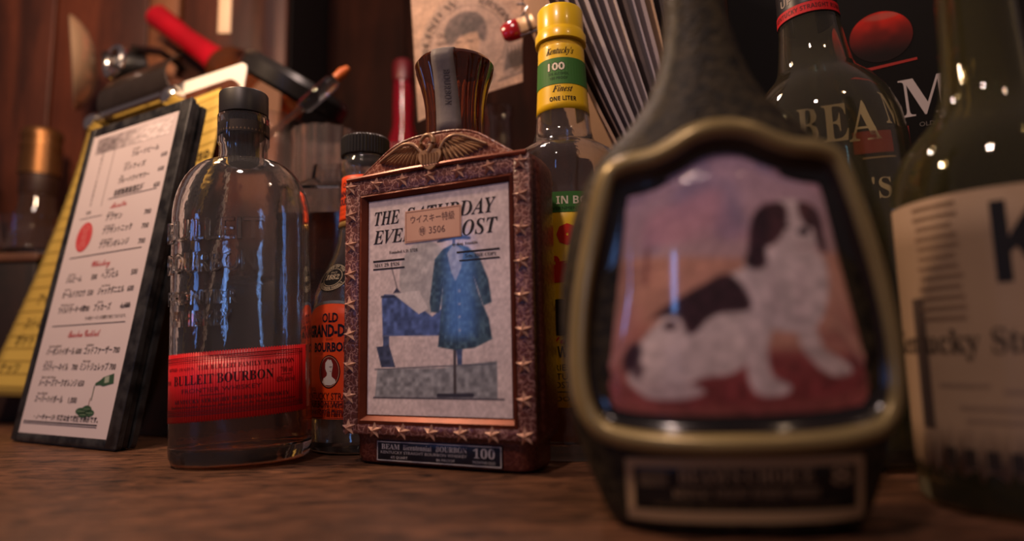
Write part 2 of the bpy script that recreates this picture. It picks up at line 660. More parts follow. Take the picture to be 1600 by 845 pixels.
# ------------------------------------------------------------------ far left: box, bowl, gold capped bottle
b = thing('wooden_box', 'dark wooden box with tan rim at far left below gold capped bottle', 'box', (-0.705, 0.815, 0))
MB().box(-0.13, 0.13, -0.05, 0.05, 0, 0.190, 0.003).build('body', WOOD_DARK, b)
MB().box(-0.133, 0.133, -0.053, 0.053, 0.190, 0.201, 0.003).build('rim', mat('tan_rim', rgb(96, 62, 42), 0.5, noise=(30, 0.6, rgb(70, 44, 30))), b)

t = MB().lathe(bottle_solid([(0.030, 0.0), (0.036, 0.006), (0.040, 0.03), (0.043, 0.05)], 0.004, 0.012), 40,
               fn=lambda a, z: 1 + 0.03 * abs(math.sin(6 * a))).build('glass_bowl', GLASS_THIN, loc=(-0.625, 0.815, 0.202))
tag(t, 'small cut glass bowl on the wooden box at left edge', 'bowl')

DARK_GLASS = mat('dark_bottle_glass', (0.06, 0.03, 0.02), 0.04, trans=0.35, ior=1.48)
GOLD_CAP = mat('gold_foil', rgb(150, 108, 66), 0.38, metal=0.85, noise=(14, 0.7, rgb(112, 74, 44)))
g = thing('gold_capped_bottle', 'dark bottle with a ringed gold screw cap by left wall', 'bottle', (-0.700, 0.925, 0))
g.scale = (1.1, 1.1, 1.1)
MB().lathe([(0, 0), (0.043, 0.0), (0.045, 0.004), (0.045, 0.19), (0.040, 0.215), (0.028, 0.245), (0.021, 0.27), (0.020, 0.315), (0, 0.315)], 40).build('body', DARK_GLASS, g)
MB().lathe([(0, 0.312), (0.0245, 0.312), (0.0245, 0.336), (0.0235, 0.337), (0.0235, 0.346), (0.0245, 0.347), (0.0245, 0.352), (0.0232, 0.353), (0.0232, 0.362), (0.0243, 0.363), (0.0243, 0.371), (0.022, 0.375), (0, 0.375)], 40).build('cap', GOLD_CAP, g)
MB().lathe([(0, 0.285), (0.0215, 0.285), (0.0225, 0.288), (0.0225, 0.311), (0, 0.311)], 40).build('neck_band', mat('brown_neck_band', rgb(40, 22, 15), 0.45, noise=(50, 0.5, rgb(60, 36, 22))), g)

g = thing('dark_bottle', 'dark bottle with grey and red neck label cut by left frame edge', 'bottle', (-0.800, 0.930, 0))
g.scale = (1.1, 1.1, 1.1)
MB().lathe([(0, 0), (0.040, 0.0), (0.042, 0.004), (0.042, 0.17), (0.034, 0.21), (0.020, 0.25), (0.018, 0.335), (0, 0.335)], 36).build('body', DARK_GLASS, g)
MB().lathe([(0, 0.252), (0.0205, 0.252), (0.0205, 0.285), (0, 0.285)], 36).build('red_band', mat('red_band', rgb(110, 20, 28), 0.5, noise=(40, 0.4, rgb(80, 14, 20))), g)
MB().lathe([(0, 0.286), (0.0205, 0.286), (0.0205, 0.328), (0, 0.328)], 36).build('grey_band', mat('grey_band', rgb(92, 84, 88), 0.5, noise=(40, 0.5, rgb(60, 54, 58))), g)

# clip-on lamp, shade seen edge-on
BRASS = mat('tarnished_brass', rgb(206, 172, 138), 0.24, metal=0.55, bump=(18, 0.12, 0.001, 'NOISE'))
l = thing('clip_lamp', 'tarnished brass lamp shade turned edge-on with black socket, upper left', 'lamp', (-0.598, 0.86, 0.488), (0, 0, 0))
MB().lathe([(0.064, 0.0), (0.066, 0.002), (0.064, 0.006), (0.058, 0.013), (0.046, 0.022), (0.030, 0.028), (0.018, 0.030), (0.0, 0.030), (0.0, 0.027), (0.016, 0.027), (0.028, 0.025), (0.044, 0.019), (0.056, 0.011), (0.062, 0.004)], 48).build('shade', BRASS, l, rot=(0.1, math.radians(84), math.radians(40)), loc=(-0.02, 0, 0))
MB().lathe([(0, 0.0), (0.019, 0.0), (0.021, 0.006), (0.021, 0.045), (0.016, 0.056), (0, 0.058)], 28).build('socket', BLACK_PLASTIC, l, rot=(0.1, math.radians(80), math.radians(30)), loc=(0.014, 0.019, 0.004))
MB().tube([(0.06, 0.012, 0.025), (0.075, 0.05, 0.04), (0.07, 0.10, 0.05), (0.07, 0.131, 0.05)], 0.006).build('arm', BLACK_PLASTIC, l)

# slanted plank and red waxed bottle at the top left
pl = MB().box(-0.10, 0.10, -0.006, 0.006, -0.024, 0.024, 0.003).build('leaning_plank', wood_mat('slat_wood', rgb(96, 52, 34), rgb(138, 84, 58), (5, 40, 40), rough=0.5, bump=0.1), loc=(-0.535, 0.970, 0.49), rot=(0.15, math.radians(27), 0))
tag(pl, 'brown wooden slat leaning at a slant against the wall', 'board')
RED_WAX = mat('red_wax', rgb(190, 14, 34), 0.25, coat=0.5, noise=(20, 0.5, rgb(150, 8, 24)))
AMBER = mat('amber_glass', (0.62, 0.20, 0.06), 0.04, trans=0.9, ior=1.45)
wx = thing('waxed_bottle', 'amber bottle with long red wax neck lying at a slant, upper left', 'bottle', (-0.402, 0.94, 0.488), (0, math.radians(-52), 0))
MB().lathe([(0, -0.08), (0.040, -0.08), (0.043, -0.07), (0.043, 0.02), (0.036, 0.045), (0.020, 0.062), (0.0, 0.064)], 40).build('body', AMBER, wx)
MB().lathe([(0, 0.058), (0.022, 0.060), (0.019, 0.075), (0.017, 0.12), (0.0185, 0.16), (0.019, 0.185), (0, 0.187)], 32,
           fn=lambda a, z: 1 + 0.05 * math.sin(3 * a + 40 * z)).build('wax_neck', RED_WAX, wx)
sr = MB().box(-0.009, 0.009, -0.002, 0.002, 0, 0.20, 0.0015).build('pale_strip', mat('pale_strip', rgb(226, 196, 164), 0.5, noise=(12, 0.5, rgb(200, 165, 130))), loc=(-0.398, 0.85, 0.522))
tag(sr, 'pale flat wooden stick hanging from above beside red waxed bottle', 'stick')

# ------------------------------------------------------------------ glassware on the riser
def canister():
    c = thing('glass_canister', 'clear glass canister with a tilted black lid behind the bourbon bottle cap', 'jar', (-0.292, 0.745, 0.15))
    MB().lathe(bottle_solid([(0.043, 0), (0.046, 0.004), (0.046, 0.17), (0.042, 0.185), (0.044, 0.20)], 0.004, 0.012), 48,
               fn=lambda a, z: 1 + 0.012 * math.cos(10 * a)).build('body', RIBBED, c)
    MB().lathe([(0, 0), (0.062, 0.0), (0.066, 0.004), (0.066, 0.020), (0.060, 0.027), (0, 0.030)], 48).build('lid', BLACK_PLASTIC, c, loc=(0.030, -0.01, 0.228), rot=(math.radians(10), math.radians(32), 0))
canister()


def tumbler(x, y, h, r, n, label, amp=0.09, z=0.15):
    m = MB().lathe(bottle_solid([(r * 0.86, 0), (r * 0.9, 0.003), (r * 0.93, h * 0.3), (r, h)], 0.0032, 0.014), 56,
                   fn=lambda a, z: 1 + amp * abs(math.cos(n * a / 2)))
    o = m.build('glass_tumbler', RIBBED, loc=(x, y, z))
    return tag(o, label, 'glass', 'glasses on the riser')


tumbler(-0.206, 0.688, 0.165, 0.033, 16, 'tall ribbed highball glass just right of the black capped bourbon bottle')
tumbler(-0.136, 0.705, 0.150, 0.030, 12, 'ribbed glass above the black ridged cap of the orange label bottle')
tumbler(-0.108, 0.760, 0.13, 0.028, 10, 'clear glass at back, left of the flared amber stopper')
sq = thing('square_decanter', 'squat square glass decanter holding dark whiskey behind the orange label bottle', 'decanter', (-0.168, 0.585, 0))
MB().lathe([(0, 0)] + [(0.036, 0.0), (0.038, 0.004), (0.038, 0.205), (0.034, 0.22), (0.016, 0.232), (0.014, 0.245), (0.011, 0.245), (0.012, 0.23), (0.031, 0.217), (0.034, 0.203), (0.034, 0.014), (0.0, 0.012)], 64, ex=7).build('body', GLASS_THIN, sq)
MB().lathe([(0, 0.0125), (0.0343, 0.0145), (0.0343, 0.195), (0, 0.195)], 64, ex=7).build('whiskey', DARK_WHISKEY, sq)

st = thing('glass_pipette', 'clear glass pipette with orange tip leaning among the glasses', 'pipette', (-0.222, 0.66, 0.335), (0, math.radians(48), 0))
MB().lathe([(0, 0), (0.007, 0.0), (0.0085, 0.004), (0.0085, 0.040), (0.006, 0.047), (0, 0.048)], 20).build('tube', GLASS_THIN, st)
MB().lathe([(0, 0.048), (0.005, 0.048), (0.006, 0.058), (0.003, 0.066), (0, 0.067)], 16).build('tip', mat('orange_tip', rgb(196, 104, 44), 0.4, noise=(60, 0.4, rgb(170, 80, 30))), st)
MB().tube([(0, 0, 0.0), (-0.001, 0, -0.04), (-0.001, 0, -0.09)], 0.003).build('stem', GLASS_THIN, st)



def cut_decanter(x, y, s, label):
    d = thing('cut_glass_decanter', label, 'decanter', (x, y, 0.15), (0, 0, 0.3), 'cut glass decanters on the riser')
    MB().lathe(bottle_solid([(0.030 * s, 0), (0.033 * s, 0.004), (0.036 * s, 0.05), (0.030 * s, 0.075 * s), (0.014 * s, 0.095 * s), (0.012 * s, 0.115 * s), (0.015 * s, 0.118 * s)], 0.003, 0.012), 24,
               fn=lambda a, z: 1 + 0.05 * abs(math.cos(6 * a))).build('body', RIBBED, d, smooth=15)
    bm = bmesh.new()
    bmesh.ops.create_icosphere(bm, subdivisions=2, radius=0.0165 * s)
    me = bpy.data.meshes.new('stopper')
    bm.to_mesh(me)
    bm.free()
    me.materials.append(RIBBED)
    link('stopper', me, d, (0, 0, 0.118 * s + 0.014 * s))


cut_decanter(-0.178, 0.790, 1.15, 'small cut glass decanter with faceted ball stopper, the right one behind the glasses')
cut_decanter(-0.255, 0.840, 1.35, 'taller cut glass decanter with faceted ball stopper, the left one behind the glasses')
RED_GLASS = mat('red_glass', (0.55, 0.015, 0.04), 0.06, trans=0.8, ior=1.45)
rb = thing('red_glass_bottle', 'slim red glass bottle at back, left of the flared amber stopper', 'bottle', (-0.148, 0.86, 0.15))
MB().lathe([(0, 0), (0.026, 0.0), (0.028, 0.004), (0.028, 0.17), (0.024, 0.20), (0.014, 0.235), (0.013, 0.30), (0, 0.30)], 36, fn=lambda a, z: 1 + 0.04 * math.cos(8 * a)).build('body', RED_GLASS, rb)
MB().lathe([(0, 0.30), (0.0145, 0.30), (0.0145, 0.325), (0.012, 0.33), (0, 0.33)], 28).build('cap', mat('dark_red_cap', rgb(90, 10, 20), 0.4, noise=(30, 0.4, rgb(60, 6, 12))), rb)
cb = thing('clear_bottle', 'clear empty glass bottle hidden behind the flared amber stopper', 'bottle', (-0.012, 0.70, 0.15))
MB().lathe(bottle_solid([(0.042, 0), (0.045, 0.005), (0.045, 0.07), (0.038, 0.095), (0.018, 0.115), (0.015, 0.18), (0.017, 0.185), (0.017, 0.195)], 0.0035, 0.012), 48).build('body', GLASS_THIN, cb)

# ------------------------------------------------------------------ clipboard with yellow ledger sheets, white card, brown card
TILT_C = 0.15
RZ = math.atan2(-0.085, 0.153)
cl = thing('clipboard', 'wooden clipboard with dark spring clip leaning behind the black menu holder', 'clipboard', (-0.458, 0.668, 0.001), (-TILT_C, 0, RZ))
out = []
for cx, cz, a0 in ((0.158, 0.342, 0), (-0.085, 0.342, 90), (-0.085, 0.020, 180), (0.158, 0.020, 270)):
    for k in range(7):
        a = math.radians(a0 + 15 * k)
        out.append((cx + 0.02 * math.cos(a), cz + 0.02 * math.sin(a)))
MB().prism(out, 0.0, 0.004).build('board', WOOD_BOARD, cl)
CLIPM = mat('clip_metal', rgb(112, 98, 88), 0.26, metal=0.85, noise=(25, 0.6, rgb(70, 60, 52)))
k = MB()
prof = crom([(-0.0040, 0.350), (-0.010, 0.352), (-0.022, 0.362), (-0.026, 0.380), (-0.016, 0.400), (-0.006, 0.412)], 5)
rings = []
for y, z in prof:
    wd = 0.070 - 0.30 * max(0, z - 0.352)
    rings.append((y, z, wd))
k.loft([[(0.022 - wd, y, z), (0.022 + wd, y, z), (0.022 + wd, y + 0.002, z + 0.001), (0.022 - wd, y + 0.002, z + 0.001)] for y, z, wd in rings])
ck = k.build('clip', CLIPM, cl)
MB().tube([(-0.032 + 0.0145 * math.cos(a), -0.022, 0.421 + 0.0185 * math.sin(a)) for a in [2 * PI * i / 24 for i in range(24)]], 0.0046, closed=True).build('hanging_ring', CHROME, ck)
MB().tube([(-0.05, -0.014, 0.356), (0.094, -0.014, 0.356)], 0.006).build('spring_bar', CHROME, ck)
for sx in (-0.052, 0.096):
    MB().lathe([(0, -0.008), (0.010, -0.008), (0.011, -0.004), (0.011, 0.006), (0.006, 0.010), (0, 0.011)], 20).build('corner_knob', CHROME, ck, loc=(sx, -0.018, 0.346), rot=(math.radians(80), 0, 0))

YEL = mat('yellow_paper', rgb(206, 178, 84), 0.75, noise=(9, 0.6, rgb(186, 152, 66)))
def paper_sheet(name, fn, nu, nv, m, parent=None, **kw):
    k = MB().grid(nu, nv, fn)
    n0 = len(k.v)
    o = k.build(name, m, parent, smooth=60, keep=True, **kw)
    md = o.modifiers.new('thickness', 'SOLIDIFY')
    md.thickness = 0.0003
    return o


def yl(u, v):
    # left sheet: lower left corner curls forward and out
    c = (1 - v) ** 2 * (1 - u)
    return (-0.100 + 0.115 * u - 0.050 * (1 - u) * (1 - v) ** 1.5, -0.0012 - 0.020 * c - 0.0015 * (1 - v) * math.sin(5 * v), 0.030 + 0.345 * v)


def yr(u, v):
    edge = float(np.interp(v, [0, 0.33, 0.56, 0.76, 0.86, 1.0], [0.120, 0.139, 0.157, 0.170, 0.167, 0.152]))
    return (0.020 + (edge - 0.020) * u, -0.0022 - 0.010 * u * u * (math.sin(PI * v)), 0.006 + (0.340 - 0.0 * u) * v + 0.006 * u * v - 0.018 * u * (1 - v) * 0)


def ledger(fn, marks, umin, umax):
    p = Print()
    for i in range(24):
        v = 0.03 + i * 0.041
        p.rect(umin, v, umax, v + 0.0022, rgb(176, 150, 70), 6)
    return p


for nm, fn, lab in (('left', yl, 'yellow ruled order sheet flaring out left of the black menu holder'), ('right', yr, 'yellow ruled order sheet curling out right of the black menu holder')):
    o = paper_sheet('yellow_sheet', fn, 12, 24, YEL, loc=(-0.458, 0.668, 0.001), rot=(-TILT_C, 0, RZ))
    tag(o, lab, 'paper', 'yellow sheets on the clipboard')
    p = Print()
    for i in range(24):
        v = 0.03 + i * 0.041
        p.rect(0.0, v, 1.0, v + 0.003, rgb(172, 144, 66), 10)
    inkc = rgb(44, 34, 26)
    if nm == 'left':
        for s_, u, v in (('アイリ', 0.20, 0.30), ('ストレ', 0.16, 0.22), ('ポテト', 0.13, 0.165), ('ナッツ', 0.08, 0.075)):
            p.text(s_, u, v, 0.030, inkc, w=0.22, align='l')
    else:
        for s_, u, v in (('750', 0.86, 0.76), ('650', 0.80, 0.335), ('500', 0.80, 0.155)):
            p.text(s_, u, v, 0.026, inkc, w=0.20, style='sansital')
    p.build('handwriting', lambda u, v, l, fn=fn: tuple(np.array(fn(min(max(u, 0), 1), min(max(v, 0), 1))) + np.array((0, -0.0006 - l, 0))), INK, o)

o = MB().prism([(-0.03, 0.004), (0.172, 0.004), (0.178, 0.010), (0.178, 0.372), (0.176, 0.378), (0.170, 0.382), (-0.03, 0.385)], 0.0055, 0.0067).build('white_card', mat('white_card', rgb(250, 242, 228), 0.6, noise=(10, 0.5, rgb(244, 234, 218))), loc=(-0.458, 0.668, 0.001), rot=(-TILT_C, 0, RZ))
tag(o, 'tall white card standing behind clipboard, its top brightly lit', 'card')
o = MB().prism([(-0.06, 0), (0.016, 0), (0.016, 0.315), (0.0, 0.335), (-0.06, 0.290)], 0, 0.003).build('brown_card', mat('brown_card', rgb(112, 78, 56), 0.7, noise=(12, 0.6, rgb(116, 82, 60))), loc=(-0.350, 0.875, 0.15), rot=(-0.06, 0, math.radians(-8)))
tag(o, 'brown cardboard sheet with pointed top behind the white card', 'card')

# ------------------------------------------------------------------ black menu holder
TILT_M = 0.165
RM = math.atan2(-0.0764, 0.137)
mh = thing('menu_holder', 'worn black vinyl menu holder leaning at left beside the bourbon bottle', 'menu', (-0.4456, 0.581, 0.002), (-TILT_M, 0, RM))
def rrect(x0, x1, z0, z1, r, n=5):
    o_ = []
    for cx, cz, a0 in ((x1 - r, z1 - r, 0), (x0 + r, z1 - r, 90), (x0 + r, z0 + r, 180), (x1 - r, z0 + r, 270)):
        for k_ in range(n):
            a = math.radians(a0 + 90 * k_ / (n - 1))
            o_.append((cx + r * math.cos(a), cz + r * math.sin(a)))
    return o_
for i, (y0, y1, dx) in enumerate(((0.0, 0.0035, 0), (0.0050, 0.0085, -0.002), (0.0098, 0.0140, 0.001))):
    MB().prism(rrect(-0.002, 0.161 + dx, -0.001 + 0.001 * i, 0.304 - 0.002 * i, 0.004), y0, y1).build('cover_leaf', BLACK_VINYL, mh)
MB().box(-0.001, 0.157, 0.003, 0.011, 0.001, 0.300).build('page_block', mat('page_block', rgb(30, 28, 28), 0.7, noise=(90, 0.7, rgb(74, 70, 68))), mh)
# raised vinyl border round the window
k = MB()
for x0, x1, z0, z1 in ((-0.002, 0.0075, 0, 0.303), (0.1455, 0.161, 0, 0.303), (0.0075, 0.1455, 0, 0.0062), (0.0075, 0.1455, 0.2935, 0.303)):
    k.box(x0, x1, -0.0014, 0.0005, z0, z1, 0.0006)
k.build('window_border', BLACK_VINYL, mh)
mc = MB().box(0.0078, 0.1452, -0.0008, -0.0002, 0.0066, 0.2930).build('menu_card', mat('menu_paper', rgb(212, 198, 196), 0.45, coat=0.35, noise=(7, 0.5, rgb(204, 188, 186))), loc=mh.location, rot=(-TILT_M, 0, RM))
tag(mc, 'narrow white bar menu with red and black Japanese lettering in black holder', 'menu')
p = Print()
BK, RD, GR, GY = rgb(40, 36, 38), rgb(176, 40, 48), rgb(52, 80, 58), rgb(96, 88, 90)
def jp(s_, u, v, h=4.6, w=None, al='l', c=BK, b=0.012):
    p.text(s_, u, v, h, c, w=w, align=al, bold=b)
def tiny(s_, u, v, c=GY, h=1.9, w=None):
    p.text(s_, u, v, h, c, w=w, align='l', style='italic')
# header picture is built as a raster below
jp('フルーツビール', 84, 259, 4.4, 42, c=GY); tiny('Fruit Beer', 84, 265.5)
jp('ジンフィズ', 76, 246, 4.4, 34); jp('600', 132, 250, 4.2, 9, c=GY); tiny('Gin Fizz', 76, 252)
jp('ブルーハワイサワー', 72, 233.5, 4.4, 48); jp('600', 132, 236, 4.2, 9, c=GY); tiny('Blue', 74, 239.5)
jp('自家製果実酒各種', 70, 221.5, 5, 46, c=BK); jp('650', 131, 221, 4.2, 9)
p.rect(62, 219, 137, 219.8, GY)
p.text('Absinthe', 82, 209, 6.0, RD, w=26, style='script')
jp('アブサン', 66, 197.5, 5, 26); jp('700', 126, 196, 4.6, 10); tiny('Absinthe', 67, 204)
jp('アブサントニック', 66, 184.5, 5, 46); jp('700', 127, 183, 4.6, 10); tiny('Absinthe Tonic', 67, 191)
jp('アブサンオレンジ', 66, 171, 5, 46); jp('700', 127, 169, 4.6, 10); tiny('Absinthe Orange', 67, 177.5)
p.ell(36, 185, 13, 14.5, rgb(186, 58, 62), 36)
p.ring(36, 185, 10.5, 12, 0.8, rgb(210, 120, 116), 36, 0.02)
for i in range(3):
    p.text('緑酒', 36, 189 - i * 6.5, 4.6, rgb(206, 130, 124), w=9, lift=0.02)
for i, ch in enumerate('本日のおすすめ燻製盛合せ'):
    p.text(ch, 33, 268 - i * 4.7, 3.0, GY, w=3.0)
p.text('500', 33, 208, 3.4, BK, w=8)
p.rect(52, 214, 52.5, 272, GY)
p.rect(20, 204, 58, 204.6, GY)
p.rect(20, 165, 134, 165.8, BK, 2)
p.text('Whiskey', 76, 153.5, 6.6, RD, w=30, style='script')
for (a, pa, b_, pb, v, ta, tb) in (('ジムビーム', '500', 'ヘブンヒル', '500', 141.5, 'Jim Beam', 'Heaven Hill'),
                                   ('オールドクロウ', '550', 'ジャックダニエル', '600', 127.0, 'Old Crow', 'Jack Daniel'),
                                   ('ワイルドターキー8年', '700', 'ブッカーズ', '1,100', 112.5, 'Wild Turkey 8 years', 'Bookers')):
    wa = {5: 26, 7: 38}.get(len(a), 44)
    jp(a, 24, v, 5, wa); jp(pa, 75, v, 4.8, 9, 'r'); jp(b_, 82, v, 5, {5: 26}.get(len(b_), 40)); jp(pb, 136, v, 4.8, 9 if len(pb) < 4 else 12, 'r')
    tiny(ta, 26, v + 6.6); tiny(tb, 86, v + 6.6)
p.rect(122, 114.5, 137, 115.1, BK, lift=0.02); p.rect(122, 113.2, 137, 113.7, BK, lift=0.02)
p.text('その他バーボン多種取り揃えております。', 134, 104.6, 2.6, BK, w=62, align='r')
p.rect(20, 100.3, 135, 101.0, BK, 2)
p.text('Bourbon Cocktail', 76, 89.5, 6.8, RD, w=50, style='script')
for (a, wa, pa, b_, wb, pb, v, ta, tb) in (('バーボンハイボール', 46, '600', 'ゴッドファーザー', 42, '700', 74.8, 'Bourbon Highball', 'Godfather'),
                                           ('ラスティーネイル', 42, '700', 'ミントジュレップ', 42, '700', 61.0, 'Rusty Nail', 'Mint Julep')):
    jp(a, 22, v, 5, wa); jp(pa, 79, v, 4.8, 9, 'r'); jp(b_, 83, v, 5, wb); jp(pb, 136, v, 4.8, 9, 'r')
    tiny(ta, 24, v + 6.6); tiny(tb, 85, v + 6.6)
jp('メーカーズマークオレンジ', 22, 47.4, 5, 62); jp('650', 95, 47.4, 4.8, 9, 'r'); tiny('Makers Mark Orange', 24, 54)
jp('スーパーハイボール', 22, 33.4, 5, 46); jp('1,000', 90, 33.4, 4.8, 13, 'r'); tiny('Super Highball', 24, 40)
# pouring bottle and mint leaves
p.poly([(112, 50), (118, 52.5), (122, 55), (136, 58), (138, 50), (124, 47.5), (119, 48.5), (112, 48)], GR)
p.poly([(125, 50), (131, 51), (130, 56), (124, 55)], rgb(150, 160, 140), 0.02)
p.rect(111, 36, 112, 48, GR); p.rect(109, 30, 109.7, 38, rgb(110, 60, 50))
for (a, b_, r1, r2) in ((100, 27, 8, 3), (108, 29, 7, 3), (113, 26, 7, 3), (104, 24.5, 7, 2.4)):
    p.ell(a, b_, r1, r2, GR, 14)
    p.rect(a - r1 * 0.7, b_ - 0.2, a + r1 * 0.7, b_ + 0.2, rgb(120, 140, 110), lift=0.02)
jp('・ノーチャージ!  価格は全て税抜き表示です。', 128, 19.0, 3.6, 100, 'r', b=0.02)
p.rect(12, 16.2, 128, 17.2, BK, 2); p.rect(12, 14.7, 128, 15.3, BK, 2)
p.build('menu_lettering', lambda u, v, l: (u / 1000, -0.0009 - l, v / 1000), INK, mc)
P_ = Paint(0, 1, 0, 1, 60, 16, (214, 200, 198), 3)
P_.blend(np.clip(1.25 - P_.X * 1.7, 0, 0.85) * (0.55 + 0.45 * P_.noise(3)), (92, 82, 84), 0.3, 3)
P_.grain(0.15, 2)
raster('header_picture', P_.img, lambda u, v: (0.018 + 0.120 * u, -0.00095, 0.272 + 0.017 * v), INK, mc)

# ------------------------------------------------------------------ embossed flask bottle with red label
BX, BY = -0.1855, 0.446
bl = thing('whiskey_bottle', 'clear embossed flask bottle with red zigzag label and black cap', 'bottle', (BX, BY, 0.0012), (0, math.radians(-1.5), math.radians(8)))
RX, RY, EX = 0.0455, 0.034, 2.25
outer = [(0.040, 0.0295, 0.0), (0.0435, 0.0325, 0.0015), (0.0452, 0.0338, 0.006), (RX, RY, 0.012), (RX, RY, 0.165)]
for a in range(8, 91, 9):
    t_ = math.radians(a)
    outer.append((0.0165 + (RX - 0.0165) * math.cos(t_) ** 0.9 if a < 88 else 0.0165, 0.0165 + (RY - 0.0165) * (math.cos(t_) ** 0.9 if a < 88 else 0), 0.165 + 0.042 * math.sin(t_)))
outer += [(0.0160, 0.0160, 0.212), (0.0160, 0.0160, 0.219), (0.0172, 0.0172, 0.2205), (0.0172, 0.0172, 0.240)]
inn = [(max(a - 0.0034, 0.010), max(b - 0.0034, 0.010), z) for a, b, z in outer[::-1] if z >= 0.012]
prof = [(0, 0, 0)] + outer + inn + [(0.038, 0.026, 0.0105), (0.020, 0.014, 0.0125), (0, 0, 0.0135)]
MB().lathe(prof, 96, ex=EX).build('body', GLASS, bl, smooth=60)
lv = [(0, 0, 0.0132), (0.020, 0.014, 0.0123), (0.038, 0.0262, 0.0103), (RX - 0.0033, RY - 0.0033, 0.0125), (RX - 0.0033, RY - 0.0033, 0.052), (0, 0, 0.052)]
MB().lathe(lv, 96, ex=EX).build('whiskey', WHISKEY, bl, smooth=60, label='remaining amber whiskey behind the label')
MB().lathe([(0, 0.241), (0.0158, 0.241), (0.0167, 0.2415), (0.0167, 0.2568), (0.0162, 0.2577), (0.014, 0.258), (0, 0.258)], 48).build('cap', mat('cap_black', rgb(26, 22, 22), 0.42, noise=(80, 0.5, rgb(36, 31, 30))), bl)
bnd = MB().lathe([(0.0174, 0.2245), (0.0176, 0.2246), (0.0176, 0.2345), (0.0174, 0.2346)], 48)
b_ = MB().loft([[(0.0175 * math.cos(2 * PI * k / 48), 0.0175 * math.sin(2 * PI * k / 48), z) for k in range(48)] for z in (0.2255, 0.2340)], False, False).build('neck_strip', mat('strip_dark', rgb(44, 34, 26), 0.5, noise=(60, 0.5, rgb(60, 46, 34))), bl)
k = MB()
for i in range(44):
    a = 2 * PI * i / 44
    k.add([(0.0177 * math.cos(a + d), 0.0177 * math.sin(a + d), z) for d, z in ((-0.04, 0.2268), (0.04, 0.2268), (0.0, 0.2286))], [(0, 1, 2)])
k.build('strip_pattern', mat('strip_tan', rgb(128, 104, 76), 0.6, noise=(40, 0.3, rgb(110, 88, 62))), b_, keep=True)
MB().lathe([(0, 0.205), (0.0095, 0.205), (0.0100, 0.207), (0.0104, 0.241), (0, 0.241)], 60, fn=lambda a, z: 1 + 0.05 * math.cos(22 * a)).build('cork', mat('cork_black', rgb(20, 18, 17), 0.6, noise=(90, 0.5, rgb(34, 30, 28))), bl)

# arc length table of the oval, front (-y) centre = 0, positive to the right
N_ = 721
tab = []
for i in range(N_):
    a = -PI / 2 + (i / (N_ - 1) * 2 - 1) * PI
    c, s_ = math.cos(a), math.sin(a)
    tab.append((RX * math.copysign(abs(c) ** (2 / EX), c), RY * math.copysign(abs(s_) ** (2 / EX), s_)))
tab = np.array(tab)
seg = np.concatenate([[0], np.cumsum(np.hypot(*(tab[1:] - tab[:-1]).T))])
seg -= seg[(N_ - 1) // 2]


def oval(sarc, off):
    x, y = np.interp(sarc, seg, tab[:, 0]), np.interp(sarc, seg, tab[:, 1])
    x2, y2 = np.interp(sarc + 0.0005, seg, tab[:, 0]), np.interp(sarc + 0.0005, seg, tab[:, 1])
    x1, y1 = np.interp(sarc - 0.0005, seg, tab[:, 0]), np.interp(sarc - 0.0005, seg, tab[:, 1])
    dx, dy = x2 - x1, y2 - y1
    L = math.hypot(dx, dy)
    return x + dy / L * off, y - dx / L * off


LAB0 = 0.0004   # arc position of the label's text centre
def bl_map(u, v, l):
    x, y = oval(LAB0 + 1.10 * u / 1000, l)
    return (x, y, 0.0305 + v / 1000 + 0.045 * u / 1000)


# label paper with zigzag top and bottom
k = MB()
S0, S1, n = -54.0, 48.0, 130
top, bot = [], []
for i in range(n + 1):
    u = S0 + (S1 - S0) * i / n
    zz = 0.55 if i % 2 else -0.55
    top.append(bl_map(u, 43.3 + zz, 0.00012))
    bot.append(bl_map(u, zz, 0.00012))
k.add(bot + top, [(i, i + 1, n + 2 + i, n + 1 + i) for i in range(n)])
RED_LABEL = mat('red_label', rgb(214, 24, 30), 0.40, noise=(14, 0.5, rgb(200, 18, 24)))
lb = k.build('label', RED_LABEL, bl, keep=True)
lb.modifiers.new('thickness', 'SOLIDIFY').thickness = 0.0001
p = Print()
DK = rgb(44, 8, 12)
for v in (39.6, 5.2):
    p.rect(S0, v + 0.9, 44, v + 1.3, DK, 60); p.rect(S0, v - 1.3, 44, v - 0.9, DK, 60)
    for i in range(124):
        u = S0 + i * 0.80
        if u < 43:
            p.ell(u, v, 0.27, 0.34, DK, 6)
for i in range(112):
    u = S0 + i * 0.9
    if u < 41:
        p.poly([(u, 37.4), (u + 0.7, 37.4), (u + 0.35, 36.8)], DK); p.poly([(u, 7.2), (u + 0.7, 7.2), (u + 0.35, 7.8)], DK)
for u in (43.4, 41.2):
    p.rect(u, 4, u + 0.4, 41, DK)
for i in range(44):
    p.ell(42.5, 4.4 + i * 0.82, 0.34, 0.27, DK, 6)
p.text('BOTTLED', -37, 32.6, 2.0, DK, w=10, style='serif'); p.text('AND AGED IN', -25.5, 32.6, 1.7, DK, w=11, style='serif')
p.text('THE BULLEIT FAMILY TRADITION', 10.0, 32.2, 2.9, DK, w=55, style='serif')
p.text('BULLEIT', -21.5, 23.3, 6.0, rgb(24, 6, 8), w=27, style='serif')
p.text('BOURBON', 9.2, 23.3, 6.0, rgb(24, 6, 8), w=31, style='serif')
p.text('TM', -6.8, 27.6, 1.0, DK, w=1.8)
p.text('FRONTIER WHISKEY', -5, 18.0, 2.8, DK, w=46, bold=-0.004)
p.rect(-16, 16.0, -2, 16.4, DK, 8)
p.text('KENTUCKY STRAIGHT BOURBON WHISKEY', 0, 11.6, 2.4, DK, w=68, style='serif')
p.text('Small batch bourbon, limestone-filtered water in the Bulleit family tradition', 0, 8.6, 1.6, DK, w=76, style='italic')
